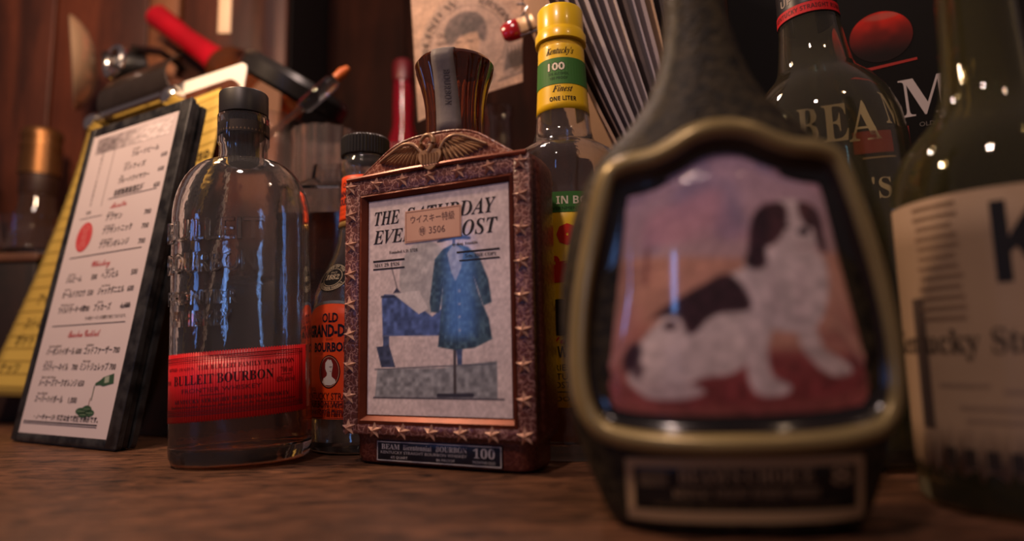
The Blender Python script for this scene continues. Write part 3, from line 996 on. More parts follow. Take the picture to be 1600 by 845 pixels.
p.text('700 ml', 32.5, 26.4, 3.2, rgb(90, 14, 18), w=7.5, style='serif'); p.rect(29.2, 24.8, 35.8, 25.1, DK, 3)
p.text('45% alc/vol', 32.0, 20.2, 3.2, rgb(90, 14, 18), w=11.5, style='serif')
p.text('90 PROOF', -43, 24, 2.6, DK, w=9, style='serif')
p.build('label_lettering', bl_map, mat('label_ink', rough=0.5, vcol=True), lb, off=0.0003, step=3)
# bare right-hand edge strip of a back label
k = MB()
k.add([bl_map(u, v, 0.00010) for v in (1.5, 43) for u in (48.6, 50.4, 52.4)], [(0, 1, 4, 3), (1, 2, 5, 4)])
k.build('back_label_edge', mat('back_label', rgb(190, 120, 104), 0.5, noise=(30, 0.4, rgb(170, 96, 84))), bl, keep=True)


def emboss(body, u0, z, h, w_, depth=0.0024):
    vs, fs = glyphs(body, 0.08, 0.012)
    kx = w_ / (vs[:, 0].max() - vs[:, 0].min())
    x0 = vs[:, 0].min()
    zz = vs[:, 2]
    me = bpy.data.meshes.new('embossed_lettering')
    pts = []
    for (x, y, q) in vs:
        sa = u0 / 1000 + (x - x0) * kx / 1000 - w_ / 2000
        ox, oy = oval(sa, -0.0004 + (depth + 0.0004) * (1 if q > 0 else 0))
        pts.append((ox, oy, z / 1000 + y * h / 0.69 / 1000))
    me.from_pydata(pts, [], fs)
    recalc(me)
    me.materials.append(GLASS)
    me.polygons.foreach_set('use_smooth', [True] * len(me.polygons))
    me.set_sharp_from_angle(angle=math.radians(50))
    return link('embossed_lettering', me, bl)


emboss('BULLEIT', -14, 146, 14, 70)
emboss('BOURBON', -15, 125, 13, 64)
emboss('FRONTIER', -19, 104, 9, 50)
emboss('WHISKEY', -19, 90, 10, 44)

# ------------------------------------------------------------------ orange label bottle
og = thing('whiskey_bottle', 'clear bottle with orange label and black ridged cap behind brown picture decanter', 'bottle', (-0.1165, 0.5006, 0), (0, 0, math.radians(-24)))
og.scale = (1.03, 1.03, 1.03)
oprof = [(0.036, 0.0), (0.0385, 0.003), (0.0385, 0.096), (0.0382, 0.103), (0.0368, 0.112), (0.0335, 0.122), (0.0285, 0.132), (0.0235, 0.142), (0.0205, 0.153), (0.0190, 0.168), (0.0180, 0.185), (0.0172, 0.202), (0.0172, 0.207), (0.0183, 0.2085), (0.0183, 0.2155), (0.0168, 0.217), (0.0165, 0.220)]
MB().lathe(bottle_solid(oprof, 0.003, 0.010), 64).build('body', GLASS, og, smooth=60)
MB().lathe([(0, 0.2205), (0.0180, 0.2205), (0.0184, 0.2212), (0.0184, 0.2345), (0.0172, 0.2360), (0, 0.2364)], 144, fn=lambda a, z: 1 + 0.018 * math.cos(48 * a)).build('cap', BLACK_PLASTIC, og, smooth=20)
def og_map(u, v, l, prof=oprof):
    z = v / 1000
    r = float(np.interp(z, [q[1] for q in prof], [q[0] for q in prof])) + l
    a = u / 1000 / r if z < 0.1 else u / 1000 / (r if z > 0.1 else 1)
    return (r * math.sin(a), -r * math.cos(a), z)
ORANGE = mat('orange_label', rgb(240, 80, 20), 0.45, noise=(18, 0.5, rgb(222, 66, 20)))
def patch(mapf, u0, u1, v0, v1, nu, nv, material, name, parent, top=None, off=0.0001):
    k = MB().grid(nu, nv, lambda a, b: mapf(u0 + (u1 - u0) * a, v0 + ((top(u0 + (u1 - u0) * a) if top else v1) - v0) * b, off))
    o = k.build(name, material, parent, keep=True)
    o.modifiers.new('thickness', 'SOLIDIFY').thickness = 0.00008
    return o
arch = lambda u: 104.5 - 10 * (abs(u) / 30) ** 2.4
SILVER = mat('silver_edge', rgb(176, 186, 192), 0.3, metal=0.7, noise=(30, 0.5, rgb(140, 150, 158)))
patch(og_map, -31.5, 31.5, 24.5, 0, 40, 8, SILVER, 'label_border', og, top=lambda u: arch(u) + 2.2, off=0.0001)
lb = patch(og_map, -30, 30, 26, 0, 40, 8, ORANGE, 'label', og, top=arch, off=0.0003)
p = Print()
NV = rgb(24, 22, 40)
p.text('OLD', 0, 91.5, 6.2, NV, w=14, bold=0.03)
p.text('GRAND-DAD', 0, 81.5, 8.0, NV, w=47, bold=0.04)
p.text('BRAND', 0, 78.6, 1.6, NV, w=6)
p.text('BOURBON', 0, 71, 6.0, NV, w=32, bold=0.04)
p.ell(0, 57, 9.2, 11.5, rgb(40, 10, 12), 40); p.ring(0, 57, 8.4, 10.6, 0.4, rgb(220, 150, 120), 40, 0.03); p.ell(0, 57, 7.6, 9.8, rgb(120, 24, 16), 40, 0.03)
p.poly([(-6, 49.5), (-4.6, 52.5), (-1.8, 54), (-1.5, 56), (-3.2, 59), (-3.2, 63), (-1, 65.6), (2, 65), (3.4, 62), (3.0, 58.5), (2.4, 55.5), (2.6, 53.6), (5.4, 51.5), (6, 49.5), (2, 47.6), (-3, 47.8)], rgb(214, 206, 196), 0.05)
p.poly([(0.4, 60.5), (2.8, 60.6), (2.8, 60.1), (0.4, 60.0)], rgb(60, 40, 40), 0.07); p.poly([(0.6, 57.4), (2.4, 57.4), (2.2, 57.0), (0.8, 57.0)], rgb(80, 40, 40), 0.07)
p.text('70CL', -17, 43.5, 2.4, NV, w=8); p.text('80 PROOF', 18, 43.5, 2.4, NV, w=13)
p.text('KENTUCKY STRAIGHT', 0, 37.8, 4.6, rgb(80, 20, 14), w=52, bold=0.02)
p.text('BOURBON WHISKEY', 0, 32.2, 4.6, rgb(80, 20, 14), w=50, bold=0.02)
p.text('ウイスキー', 0, 28.9, 2.4, NV, w=20)
p.build('label_lettering', og_map, INK, lb, off=0.00045, step=3)
p2 = Print()
p2.rect(-30, 13.6, 30, 26.5, rgb(226, 74, 22), 30)
p2.text('THE OLD GRAND-DAD DISTILLERY', 0, 21.5, 3.0, NV, w=50, lift=0.1); p2.text('FRANKFORT • CLERMONT', 0, 16.5, 3.2, NV, w=46, lift=0.1)
p2.frame(-28, 14.2, 28, 26, 0.4, NV, 20, 0.1)
p2.build('lower_label', lambda u, v, l: og_map(u, v + 11, l), INK, og, off=0.0003)
NECKL = patch(og_map, -26, 20, 168, 203, 24, 10, ORANGE, 'neck_label', og, off=0.0003)
p = Print()
p.text('OLD', -3, 194, 4.2, NV, w=12); p.text('GRAND-DAD', -3, 187, 4.6, NV, w=28, bold=0.03); p.text('BOURBON', -3, 180.5, 5.0, NV, w=24, bold=0.03)
for v in (176, 172.6):
    p.text('BOTTLED AT THE DISTILLERY', -3, v, 2, rgb(150, 50, 20), w=26)
p.build('neck_lettering', og_map, INK, NECKL, off=0.0005)
patch(og_map, -26, 20, 163.5, 168, 20, 2, mat('gold_edge', rgb(198, 160, 96), 0.3, metal=0.6, noise=(40, 0.4, rgb(170, 132, 74))), 'neck_label_edge', og, off=0.0003)
# round seal on the shoulder
def seal_map(u, v, l):
    z = 0.124 + v / 1000 * 0.80
    r = float(np.interp(z, [q[1] for q in oprof], [q[0] for q in oprof])) + l + 0.0004
    a = (u / 1000 - 0.003) / 0.032
    return (r * math.sin(a), -r * math.cos(a), z)
p = Print()
CRM = rgb(214, 196, 160)
p.ell(0, 0, 13, 13, rgb(22, 20, 18), 40); p.ring(0, 0, 12.3, 12.3, 0.5, CRM, 40, 0.05); p.ring(0, 0, 8.4, 8.4, 0.45, CRM, 40, 0.05)
p.text('1882', 0, -2.2, 4.6, CRM, w=12, style='italic', lift=0.08); p.text('SINCE', 0, 3.6, 1.8, CRM, w=6, lift=0.08)
p.text('HEAD OF THE', 0, 0, 2.2, CRM, w=19, style='bold', lift=0.08, arc=(0, 0, 9.2, 90, False))
p.text('BOURBON FAMILY', 0, 0, 2.2, CRM, w=25, style='bold', lift=0.08, arc=(0, 0, 11.4, -90, True))
p.build('round_seal', seal_map, INK, og, off=0.0003, step=3)

# ------------------------------------------------------------------ brown leather picture decanter
LEATHER = crackle_mat('crackled_leather', rgb(92, 50, 44), rgb(180, 136, 124), 250, rough=0.32, width=0.06, bump=0.6)
LEATHER_LIT = crackle_mat('lit_crown_leather', rgb(116, 60, 42), rgb(196, 144, 120), 250, rough=0.30, width=0.055, bump=0.6)  # same leather lightened to stand for light on the crown
LEATHER_SIDE = crackle_mat('side_leather', rgb(80, 32, 22), rgb(120, 66, 50), 250, rough=0.30, width=0.06, bump=0.6)
LEATHER_PLAIN = mat('brown_leather', rgb(72, 30, 22), 0.34, noise=(60, 0.6, rgb(46, 19, 14)), bump=(160, 0.35, 0.0006, 'VORONOI'))
BRONZE = mat('bronze_edge', rgb(128, 62, 40), 0.30, metal=0.35, noise=(50, 0.6, rgb(84, 36, 24)))
STARM = mat('brass_star', rgb(226, 182, 160), 0.24, metal=0.2, noise=(200, 0.5, rgb(200, 152, 130)))
EAGLEM = mat('brass_eagle', rgb(188, 148, 108), 0.30, metal=0.25, noise=(160, 0.6, rgb(140, 102, 74)))
sp = thing('picture_decanter', 'brown crackled leather decanter framing a printed magazine cover, flared amber stopper', 'decanter', (-0.1042, 0.4273, 0), (0, 0, math.atan2(-0.0548, 0.1145)))
U0 = 0.0610
def shell(x):   # rounded body
    return x
# body: rounded rectangle cross sections, base slightly smaller, crown on top
rings = []
def rr(hw, y0, y1, z, r=0.011, n=7):
    pts = []
    for cx, cy, a0 in ((hw - r, y1 - r, 0), (-hw + r, y1 - r, 90), (-hw + r, y0 + r, 180), (hw - r, y0 + r, 270)):
        for k_ in range(n):
            a = math.radians(a0 + 90 * k_ / (n - 1))
            pts.append((U0 + cx + r * math.cos(a), cy + r * math.sin(a), z))
    return pts
for hw, y0, y1, z in ((0.060, 0.006, 0.0330, 0.0), (0.0635, 0.003, 0.0355, 0.002), (0.0650, 0.002, 0.0360, 0.006), (0.0650, 0.002, 0.0360, 0.0165), (0.0665, 0.0015, 0.0370, 0.0185),
                      (0.0690, 0.0, 0.0380, 0.021), (0.0700, 0.0, 0.0380, 0.026), (0.0700, 0.0, 0.0380, 0.178), (0.0690, 0.0005, 0.0375, 0.185), (0.0655, 0.003, 0.0350, 0.1905)):
    rings.append(rr(hw, y0, y1, z))
k = MB().loft(rings)
k.build('body', LEATHER_SIDE, sp)
# crown: arched gable with softly domed front
crown = crom([(-0.068, 0.186), (-0.058, 0.1905), (-0.046, 0.1985), (-0.032, 0.2075), (-0.018, 0.2115), (0.0, 0.2125), (0.018, 0.2115), (0.032, 0.2075), (0.046, 0.1985), (0.058, 0.1905), (0.068, 0.186)], 4)
lower = [(x, 0.176) for x, z in crown]
def crown_ring(y, s_):
    return [(U0 + x * (1 - 0.02 * s_), y, 0.178 + (z - 0.178) * (1 - 0.10 * s_)) for x, z in crown] + [(U0 + x, y, 0.176) for x, z in lower[::-1]]
MB().loft([crown_ring(-0.0015, 1.2), crown_ring(-0.0012, 0.6), crown_ring(0.0015, 0.12), crown_ring(0.006, 0.0), crown_ring(0.028, 0.0), crown_ring(0.034, 0.6), crown_ring(0.036, 1.4)]).build('crown', LEATHER_LIT, sp, smooth=50)
rim = [(U0 + x, -0.0005, z - 0.0008) for x, z in crown]
MB().tube(rim, 0.0009, 8).build('crown_rim', LEATHER_LIT, sp)
# flat leather border panels round the picture
k = MB()
X0, X1, Z0, Z1 = -0.0085, 0.1300, 0.0195, 0.1880
FX0, FX1, FZ0, FZ1 = 0.0040, 0.1185, 0.0250, 0.1765
def bar(k, a, b, c, d, y0=-0.0030, y1=0.001, bev=0.0012):
    k.box(min(a, b), max(a, b), y0, y1, min(c, d), max(c, d), bev)
bar(k, X0, FX0, Z0, Z1); bar(k, FX1, X1, Z0, Z1); bar(k, FX0 - 0.001, FX1 + 0.001, FZ1, Z1); bar(k, FX0 - 0.001, FX1 + 0.001, Z0, FZ0 + 0.0015)
k.build('border_panel', LEATHER, sp)
# ridge line between border and crown
MB().tube([(X0 + 0.002, -0.003, 0.1885), (U0 - 0.02, -0.0035, 0.1895), (U0 + 0.02, -0.0035, 0.1895), (X1 - 0.002, -0.003, 0.1885)], 0.0016, 8).build('top_ridge', BRONZE, sp)
# inner bronze moulding, sloping into the picture
k = MB()
IX0, IX1, IZ0, IZ1 = 0.0100, 0.1145, 0.0320, 0.1722
def rect_ring(x0, x1, z0, z1, y):
    return [(x0, y, z0), (x1, y, z0), (x1, y, z1), (x0, y, z1)]
k.loft([rect_ring(FX0, FX1, FZ0 + 0.001, FZ1, -0.0028), rect_ring(FX0 + 0.0022, FX1 - 0.0016, FZ0 + 0.0034, FZ1 - 0.0012, -0.0038), rect_ring(IX0 - 0.001, IX1 + 0.001, IZ0 - 0.001, IZ1 + 0.001, -0.0012), rect_ring(IX0, IX1, IZ0, IZ1, 0.0004)], False, False)
k.build('inner_moulding', BRONZE, sp, smooth=0, keep=True)
# stars
def star_mesh():
    k = MB()
    pts = []
    for i in range(10):
        a = PI / 2 + PI * i / 5
        r = 0.0058 if i % 2 == 0 else 0.0024
        pts.append((r * math.cos(a), 0.0, r * math.sin(a)))
    k.add(pts + [(0, -0.0034, 0)], [(i, (i + 1) % 10, 10) for i in range(10)])
    me = bpy.data.meshes.new('star')
    me.from_pydata(k.v, [], k.f)
    me.materials.append(STARM)
    return me
SM = star_mesh()
for i in range(8):
    z = 0.0225 + i * 0.0200
    for x in (-0.0030, 0.1235):
        link('star', SM, sp, (x, -0.0031, z + (0.001 if x < 0 else 0)), (0, rnd.uniform(-0.2, 0.2), 0))
for i in range(7):
    x = -0.0035 + i * 0.0212
    link('star', SM, sp, (x, -0.0031, 0.1828), (0, rnd.uniform(-0.2, 0.2), 0))
    if 0 < i < 6:
        link('star', SM, sp, (x, -0.0031, 0.0225), (0, rnd.uniform(-0.2, 0.2), 0))
# spread eagle
k = MB()
def leaf(k, ax, az, bx, bz, wd, th):
    d = Vector((bx - ax, 0, bz - az)); L = d.length; d.normalize(); nrm = Vector((-d.z, 0, d.x))
    prof_ = [(0, 0.3), (0.15, 0.8), (0.45, 1.0), (0.8, 0.75), (1.0, 0.1)]
    rings_ = []
    for t_, w_ in prof_:
        c = Vector((ax, -0.0012, az)) + d * (L * t_)
        rings_.append([tuple(c + nrm * (wd * w_ * math.cos(q)) + Vector((0, -th * max(0, math.sin(q)) * (0.4 + 0.6 * w_), 0))) for q in [2 * PI * j / 8 for j in range(8)]])
    k.loft(rings_)
for sx in (-1, 1):
    for i in range(9):
        t_ = i / 8
        leaf(k, U0 + sx * (0.008 + 0.014 * t_), 0.2035 - 0.001 * t_, U0 + sx * (0.012 + 0.0285 * t_ ** 0.9), 0.1905 + 0.0065 * t_ ** 1.6, 0.0017, 0.0030)
    for i in range(6):
        t_ = i / 5
        leaf(k, U0 + sx * (0.007 + 0.012 * t_), 0.2050 - 0.0005 * t_, U0 + sx * (0.010 + 0.0215 * t_), 0.1980 + 0.004 * t_, 0.0015, 0.0040)
    wing = crom([(U0 + sx * 0.006, -0.003, 0.198), (U0 + sx * 0.012, -0.0042, 0.2045), (U0 + sx * 0.020, -0.0045, 0.2062), (U0 + sx * 0.030, -0.004, 0.2025), (U0 + sx * 0.0405, -0.003, 0.1975)], 5)
    k.tube(wing, [0.0016 - 0.0008 * i / len(wing) for i in range(len(wing))], 8)
eg = k.build('eagle_wings', EAGLEM, sp, smooth=50)
k = MB()
shield = crom([(U0 - 0.008, 0.1985), (U0, 0.2000), (U0 + 0.008, 0.1985), (U0 + 0.007, 0.1915), (U0, 0.1865), (U0 - 0.007, 0.1915)], 4, True)
k.prism(shield, -0.0050, 0.0)
for i in range(6):
    x = U0 - 0.0055 + i * 0.0022
    k.tube([(x, -0.0052, 0.1905), (x, -0.0055, 0.1970)], 0.0006, 6)
hook = crom([(U0 - 0.001, -0.004, 0.1985), (U0 + 0.003, -0.005, 0.2040), (U0 + 0.0015, -0.0052, 0.2085), (U0 - 0.003, -0.0052, 0.2092), (U0 - 0.0065, -0.005, 0.2062), (U0 - 0.0062, -0.005, 0.2040)], 5)
k.tube(hook, [0.0021 - 0.0012 * i / len(hook) for i in range(len(hook))], 10)
k.build('eagle_shield', EAGLEM, sp, smooth=50)
MB().prism(crom([(U0 - 0.042, 0.1942), (U0 - 0.03, 0.1915), (U0 - 0.012, 0.1890), (U0, 0.1840), (U0 + 0.012, 0.1890), (U0 + 0.03, 0.1915), (U0 + 0.042, 0.1942), (U0 + 0.03, 0.1975), (U0, 0.199), (U0 - 0.03, 0.1975)], 3, True), -0.0012, 0.002).build('eagle_shade', mat('eagle_shade_dark', rgb(26, 12, 10), 0.5, noise=(90, 0.4, rgb(40, 20, 16))), sp)  # dark plate put in for the shadow under the wings

# the framed cover: generic stand-in picture plus the printed masthead
pic = MB().box(IX0, IX1, -0.0006, 0.0006, IZ0, IZ1).build('cover_picture', mat('cover_paper', rgb(206, 190, 188), 0.38, coat=0.5, noise=(9, 0.5, rgb(196, 178, 178))), sp, smooth=0)
PW, PH = IX1 - IX0, IZ1 - IZ0
P_ = Paint(0, 104.5, 0, 140.2, 150, 200, (208, 192, 190), 5)
P_.grain(0.05, 3); P_.grain(0.04, 12)
# a draped cloak on a stand, a writing desk with paper and a stone plinth
P_.ell(44, 86, 19, 24, (170, 168, 166), 0.06, 0.75, tex=0.15, cell=6)
P_.poly([(6, 11), (8, 29), (56, 29), (72, 31), (95, 33), (95, 11)], (136, 138, 142), 0.8, smooth=False, tex=0.22, cell=4)
P_.line([(6, 28.6), (94, 31.5)], 0.7, (80, 84, 92), 0.7)
P_.poly([(12, 50), (11, 74), (13, 77), (28, 76), (50, 61), (72, 76), (74, 50), (60, 49)], (74, 92, 142), 0.8, smooth=False, tex=0.28, cell=4)
P_.line([(11, 75.5), (30, 75), (40, 68)], 1.4, (40, 44, 66), 0.8)
P_.poly([(12, 50), (13, 31), (17, 31), (17, 50)], (70, 84, 120), 0.6, smooth=False, tex=0.2)
P_.poly([(66, 50), (68, 31), (71, 31), (72, 50)], (70, 84, 120), 0.6, smooth=False, tex=0.2)
P_.poly([(20, 77), (40, 78), (47, 66), (40, 63)], (206, 198, 196), 0.6, smooth=False)
P_.poly([(20, 77.5), (23, 81), (26, 77.5)], (52, 52, 66), 0.5, smooth=False)
P_.line([(23, 81), (18, 97)], 0.9, (120, 110, 110), 0.6)
P_.poly([(7, 43), (17, 44), (22, 30), (11, 30)], (58, 66, 90), 0.6, smooth=False, tex=0.25)
# cloak hanging from a turned stand
P_.line([(66, 118), (66, 14)], 2.0, (72, 64, 60), 0.7)
P_.line([(54, 12.5), (78, 13)], 2.4, (50, 48, 54), 0.7)
P_.poly([(66, 106), (58, 103), (52, 97), (50, 84), (48, 70), (49, 64), (55, 63), (57, 74), (58, 82), (56, 60), (54, 42), (66, 40), (80, 41), (92, 46), (90, 58), (83, 74), (80, 84), (83, 76), (86, 66), (92, 68), (90, 82), (84, 96), (76, 103)], (58, 78, 86), 0.8, smooth=False, tex=0.38, cell=3)
for a in range(7):
    P_.line([(62 + a * 2.2, 80), (58 + a * 4.6, 44 + abs(a - 2))], 0.6, (36, 52, 62), 1.1, 0.6)
P_.poly([(66, 106), (61, 100), (64, 88), (67, 82), (71, 90), (73, 101)], (150, 150, 150), 0.7, smooth=False, tex=0.15)
P_.line([(58, 84), (56, 74)], 0.8, (34, 48, 58), 0.8); P_.line([(67, 82), (68, 42)], 0.8, (34, 48, 58), 0.8)
for a in range(4):
    P_.ell(69.6, 76 - 8 * a, 0.9, 0.9, (140, 134, 120), 0.3)
P_.poly([(55, 109), (66, 111.5), (77, 109.5), (77, 107.6), (66, 108.6), (55, 107.4)], (58, 54, 56), 0.6)
P_.poly([(61, 110), (62, 117), (66, 118.5), (70, 117), (71, 110)], (66, 60, 62), 0.6)
P_.line([(5, 10.6), (99, 10.6)], 1.0, (34, 32, 44), 0.6)
P_.grain(0.06, 2.2)
raster('cover_print', P_.img, lambda u, v: (IX0 + PW * u, -0.00075, IZ0 + PH * v), mat('glossy_cover', rough=0.34, vcol=True, coat=0.5), pic)
p = Print()
K = rgb(30, 26, 30)
p.text('THE', 15, 123.4, 9.2, K, w=20, style='italic'); p.text('SATURDAY', 63, 123.0, 9.6, K, w=66, style='italic')
p.text('EVENING', 31, 110.8, 9.2, K, w=54, style='italic'); p.text('POST', 80, 110.4, 9.6, K, w=34, style='italic')
p.text('Founded A.D. 1728', 28, 103.4, 1.9, K, w=22, style='serif'); p.text('by Benj. Franklin', 74, 104.4, 1.9, K, w=18, style='serif')
p.rect(4, 98.6, 29, 99.8, K); p.rect(68, 99.4, 98, 100.6, K)
p.text('MAY 29, 1926', 15, 95.4, 2.2, K, w=20, style='serif'); p.text('5cts. THE COPY', 85, 96.2, 2.2, K, w=22, style='serif')
p.rect(4, 93.4, 29, 94.4, K); p.rect(70, 94.2, 98, 95.2, K)
p.build('masthead', lambda u, v, l: (IX0 + u / 1000, -0.0008 - l, IZ0 + v / 1000), INK, pic)
tx = MB().prism([(0.0393, 0.1412), (0.0815, 0.1418), (0.0818, 0.1620), (0.0396, 0.1622)], -0.00125, -0.0010).build('tax_sticker', mat('sticker_paper', rgb(206, 164, 142), 0.5, noise=(30, 0.4, rgb(196, 150, 128))), sp)
p = Print()
SK = rgb(112, 84, 78)
p.text('ウイスキー特級', 60.5, 154.0, 4.0, SK, w=33); p.text('㊕', 53, 145.6, 4.6, SK, w=5.4); p.text('3506', 64, 146, 4.4, SK, w=12)
p.frame(40.2, 142, 81, 161.6, 0.4, rgb(170, 128, 110), 4)
p.build('sticker_lettering', lambda u, v, l: (u / 1000, -0.00128 - l, v / 1000), INK, tx)
# name plate on the base
np_ = MB().box(0.0165, 0.1065, 0.0008, 0.0030, 0.0030, 0.0158, 0.0004).build('name_plate', mat('plate_dark', rgb(34, 34, 44), 0.28, metal=0.3, noise=(70, 0.5, rgb(24, 24, 32))), sp)
p = Print()
SV = rgb(168, 160, 160)
p.frame(17, 3.4, 106, 15.4, 0.6, SV, 2)
p.text('BEAM', 27.5, 10.6, 3.2, SV, w=14, style='serif'); p.text('Bicentennial', 47.5, 10.6, 3.2, SV, w=21, style='serif'); p.text('BOURBON', 72, 10.6, 3.2, SV, w=22, style='serif')
p.text('100', 94.5, 8.2, 5.4, SV, w=14.5, style='serif'); p.text('MONTHS OLD', 94.5, 5.0, 1.6, SV, w=15)
p.text('KENTUCKY STRAIGHT BOURBON WHISKEY', 51.5, 7.9, 1.7, SV, w=63); p.text('4/5 QUART', 34, 5.0, 1.5, SV, w=13); p.text('86 PROOF', 68, 5.0, 1.5, SV, w=13)
p.build('plate_lettering', lambda u, v, l: (u / 1000, 0.0007 - l, v / 1000), INK, np_)
# fluted stopper with paper strip
STOP = mat('amber_stopper', (0.22, 0.05, 0.012), 0.06, trans=0.82, ior=1.50, coat=0.3)
sprof = [(0, 0.208), (0.0205, 0.208), (0.0200, 0.214), (0.0198, 0.224), (0.0204, 0.234), (0.0218, 0.243), (0.0240, 0.252), (0.0262, 0.2585), (0.0272, 0.262), (0.0270, 0.2645), (0.0250, 0.2672), (0.017, 0.2695), (0, 0.2705)]
so = MB().lathe(sprof, 144, fn=lambda a, z: 1 - 0.045 * abs(math.sin(9 * a)) ** 0.6 if z < 0.2635 else 1.0).build('stopper', STOP, sp, loc=(U0 + 0.003, 0.0225, 0), smooth=25)
k = MB()
rows = [(0.0206, 0.2125), (0.0202, 0.220), (0.0201, 0.226), (0.0207, 0.234), (0.0221, 0.243), (0.0243, 0.252), (0.0265, 0.2585), (0.0275, 0.262), (0.0274, 0.2648), (0.0254, 0.2678), (0.017, 0.2702), (0.004, 0.2710)]
A0 = -PI / 2 + 0.22
for i, (r, z) in enumerate(rows):
    wd = 0.0088 - 0.001 * min(i, 5) / 5
    sk = 0.0022 * (1 - min(i, 6) / 6)
    k.v += [(r * math.cos(A0 + (sx * wd + sk) / max(r, 0.012)) , r * math.sin(A0 + (sx * wd + sk) / max(r, 0.012)), z) for sx in (-1, -0.5, 0, 0.5, 1)]
for i in range(len(rows) - 1):
    for j in range(4):
        k.f.append((i * 5 + j, i * 5 + j + 1, i * 5 + 6 + j, i * 5 + 5 + j))
ts = k.build('paper_strip', mat('grey_strip', rgb(122, 112, 108), 0.6, noise=(120, 0.6, rgb(100, 92, 88)), bump=(200, 0.4, 0.0004, 'NOISE')), sp, loc=(U0 + 0.003, 0.0225, 0), keep=True)
ts.modifiers.new('thickness', 'SOLIDIFY').thickness = 0.0002
p = Print()
p.text('BOURBON', 0, 0, 4.2, rgb(92, 84, 82), w=22, rot=-PI / 2, style='bold')
p.build('strip_lettering', lambda u, v, l: (lambda z, r: (r * math.cos(A0 + u / 1000 / r), r * math.sin(A0 + u / 1000 / r), z))(0.242 + v / 1000, float(np.interp(0.242 + v / 1000, [q[1] for q in rows], [q[0] for q in rows])) + l), INK, ts, off=0.0003)

# ------------------------------------------------------------------ dark grained decanter with the dog picture
GRAIN = mat('olive_grain', rgb(17, 15, 13), 0.5, noise=(210, 0.34, rgb(64, 54, 36)), bump=(420, 0.5, 0.0007, 'VORONOI'), spec=0.22)
GOLDB = mat('olive_gold', rgb(160, 142, 94), 0.30, metal=0.3, noise=(30, 0.6, rgb(136, 118, 76)))
LINER = mat('black_liner', rgb(18, 14, 12), 0.16, coat=0.4, noise=(60, 0.4, rgb(28, 20, 16)))
dd = thing('dog_decanter', 'dark grained decanter with gold oval frame around a sitting spaniel picture', 'decanter', (0.0885, 0.272, 0.0008), (0, math.radians(-1.0), math.radians(-8)))
bp_ = [(0.044, 0.022, 0.0), (0.049, 0.026, 0.002), (0.055, 0.0295, 0.015), (0.0625, 0.031, 0.038), (0.0660, 0.032, 0.060), (0.0665, 0.032, 0.085), (0.0640, 0.0315, 0.108), (0.0590, 0.030, 0.128), (0.0535, 0.0285, 0.142),
       (0.046, 0.026, 0.153), (0.036, 0.0235, 0.163), (0.0275, 0.021, 0.173), (0.0215, 0.0185, 0.184), (0.0170, 0.016, 0.197), (0.0142, 0.014, 0.212), (0.0130, 0.013, 0.230), (0.0128, 0.0128, 0.262)]
bp_ = crom(bp_, 3)
MB().lathe([(0, 0, 0)] + bp_ + [(0, 0, 0.262)], 72, ex=2.5).build('body', GRAIN, dd, smooth=60)
MB().lathe([(0, 0.258), (0.0150, 0.258), (0.0165, 0.264), (0.0175, 0.285), (0.0150, 0.296), (0, 0.298)], 48, fn=lambda a, z: 1 + 0.03 * math.cos(14 * a)).build('stopper', GRAIN, dd)


def fy(x, z):      # the bowed front of the decanter
    return -0.0385 + 0.0185 * (abs(x) / 0.062) ** 2.2 + 0.000 * z + 0.10 * max(0, z - 0.12) * 0.6


half = [(0.0, 0.1560), (0.006, 0.1556), (0.0135, 0.1535), (0.021, 0.1495), (0.028, 0.1470), (0.037, 0.1462), (0.0450, 0.1435), (0.0495, 0.1370), (0.0545, 0.120), (0.0600, 0.098), (0.0632, 0.078), (0.0640, 0.060), (0.0615, 0.046), (0.0545, 0.0370), (0.042, 0.0335), (0.022, 0.0320)]
full = half + [(0.0, 0.0318)] + [(-x, z) for x, z in half[:0:-1]]
outl = [(x * 0.97, z) for x, z in crom(full, 3, True)]
ZC = 0.092


def inset(d):
    n = len(outl)
    res = []
    for i in range(n):
        ax, az = outl[i - 1]; bx, bz = outl[(i + 1) % n]
        tx_, tz_ = bx - ax, bz - az
        L = math.hypot(tx_, tz_)
        nx, nz = tz_ / L, -tx_ / L        # outline runs clockwise from the top: this points outwards or inwards
        x, z = outl[i]
        if (x + nx * 0.001) ** 2 / 0.064 ** 2 + (z + nz * 0.001 - ZC) ** 2 / 0.062 ** 2 > x ** 2 / 0.064 ** 2 + (z - ZC) ** 2 / 0.062 ** 2:
            nx, nz = -nx, -nz
        res.append((x + nx * d, z + nz * d))
    return res


def ring3(d, dy):
    return [(x, fy(x, z) + dy, z) for x, z in inset(d)]


MB().loft([ring3(-0.0008, 0.006), ring3(-0.0010, 0.001), ring3(0.0004, -0.0022), ring3(0.0028, -0.0040), ring3(0.0052, -0.0036), ring3(0.0068, -0.0014), ring3(0.0070, 0.001)], False, False).build('gold_frame', GOLDB, dd, smooth=60)
MB().loft([ring3(0.0066, -0.0008), ring3(0.0082, 0.0020), ring3(0.0100, 0.0032), ring3(0.0130, 0.0036), ring3(0.0150, 0.0042)], False, False).build('black_surround', LINER, dd, smooth=60)
pin = inset(0.0128)
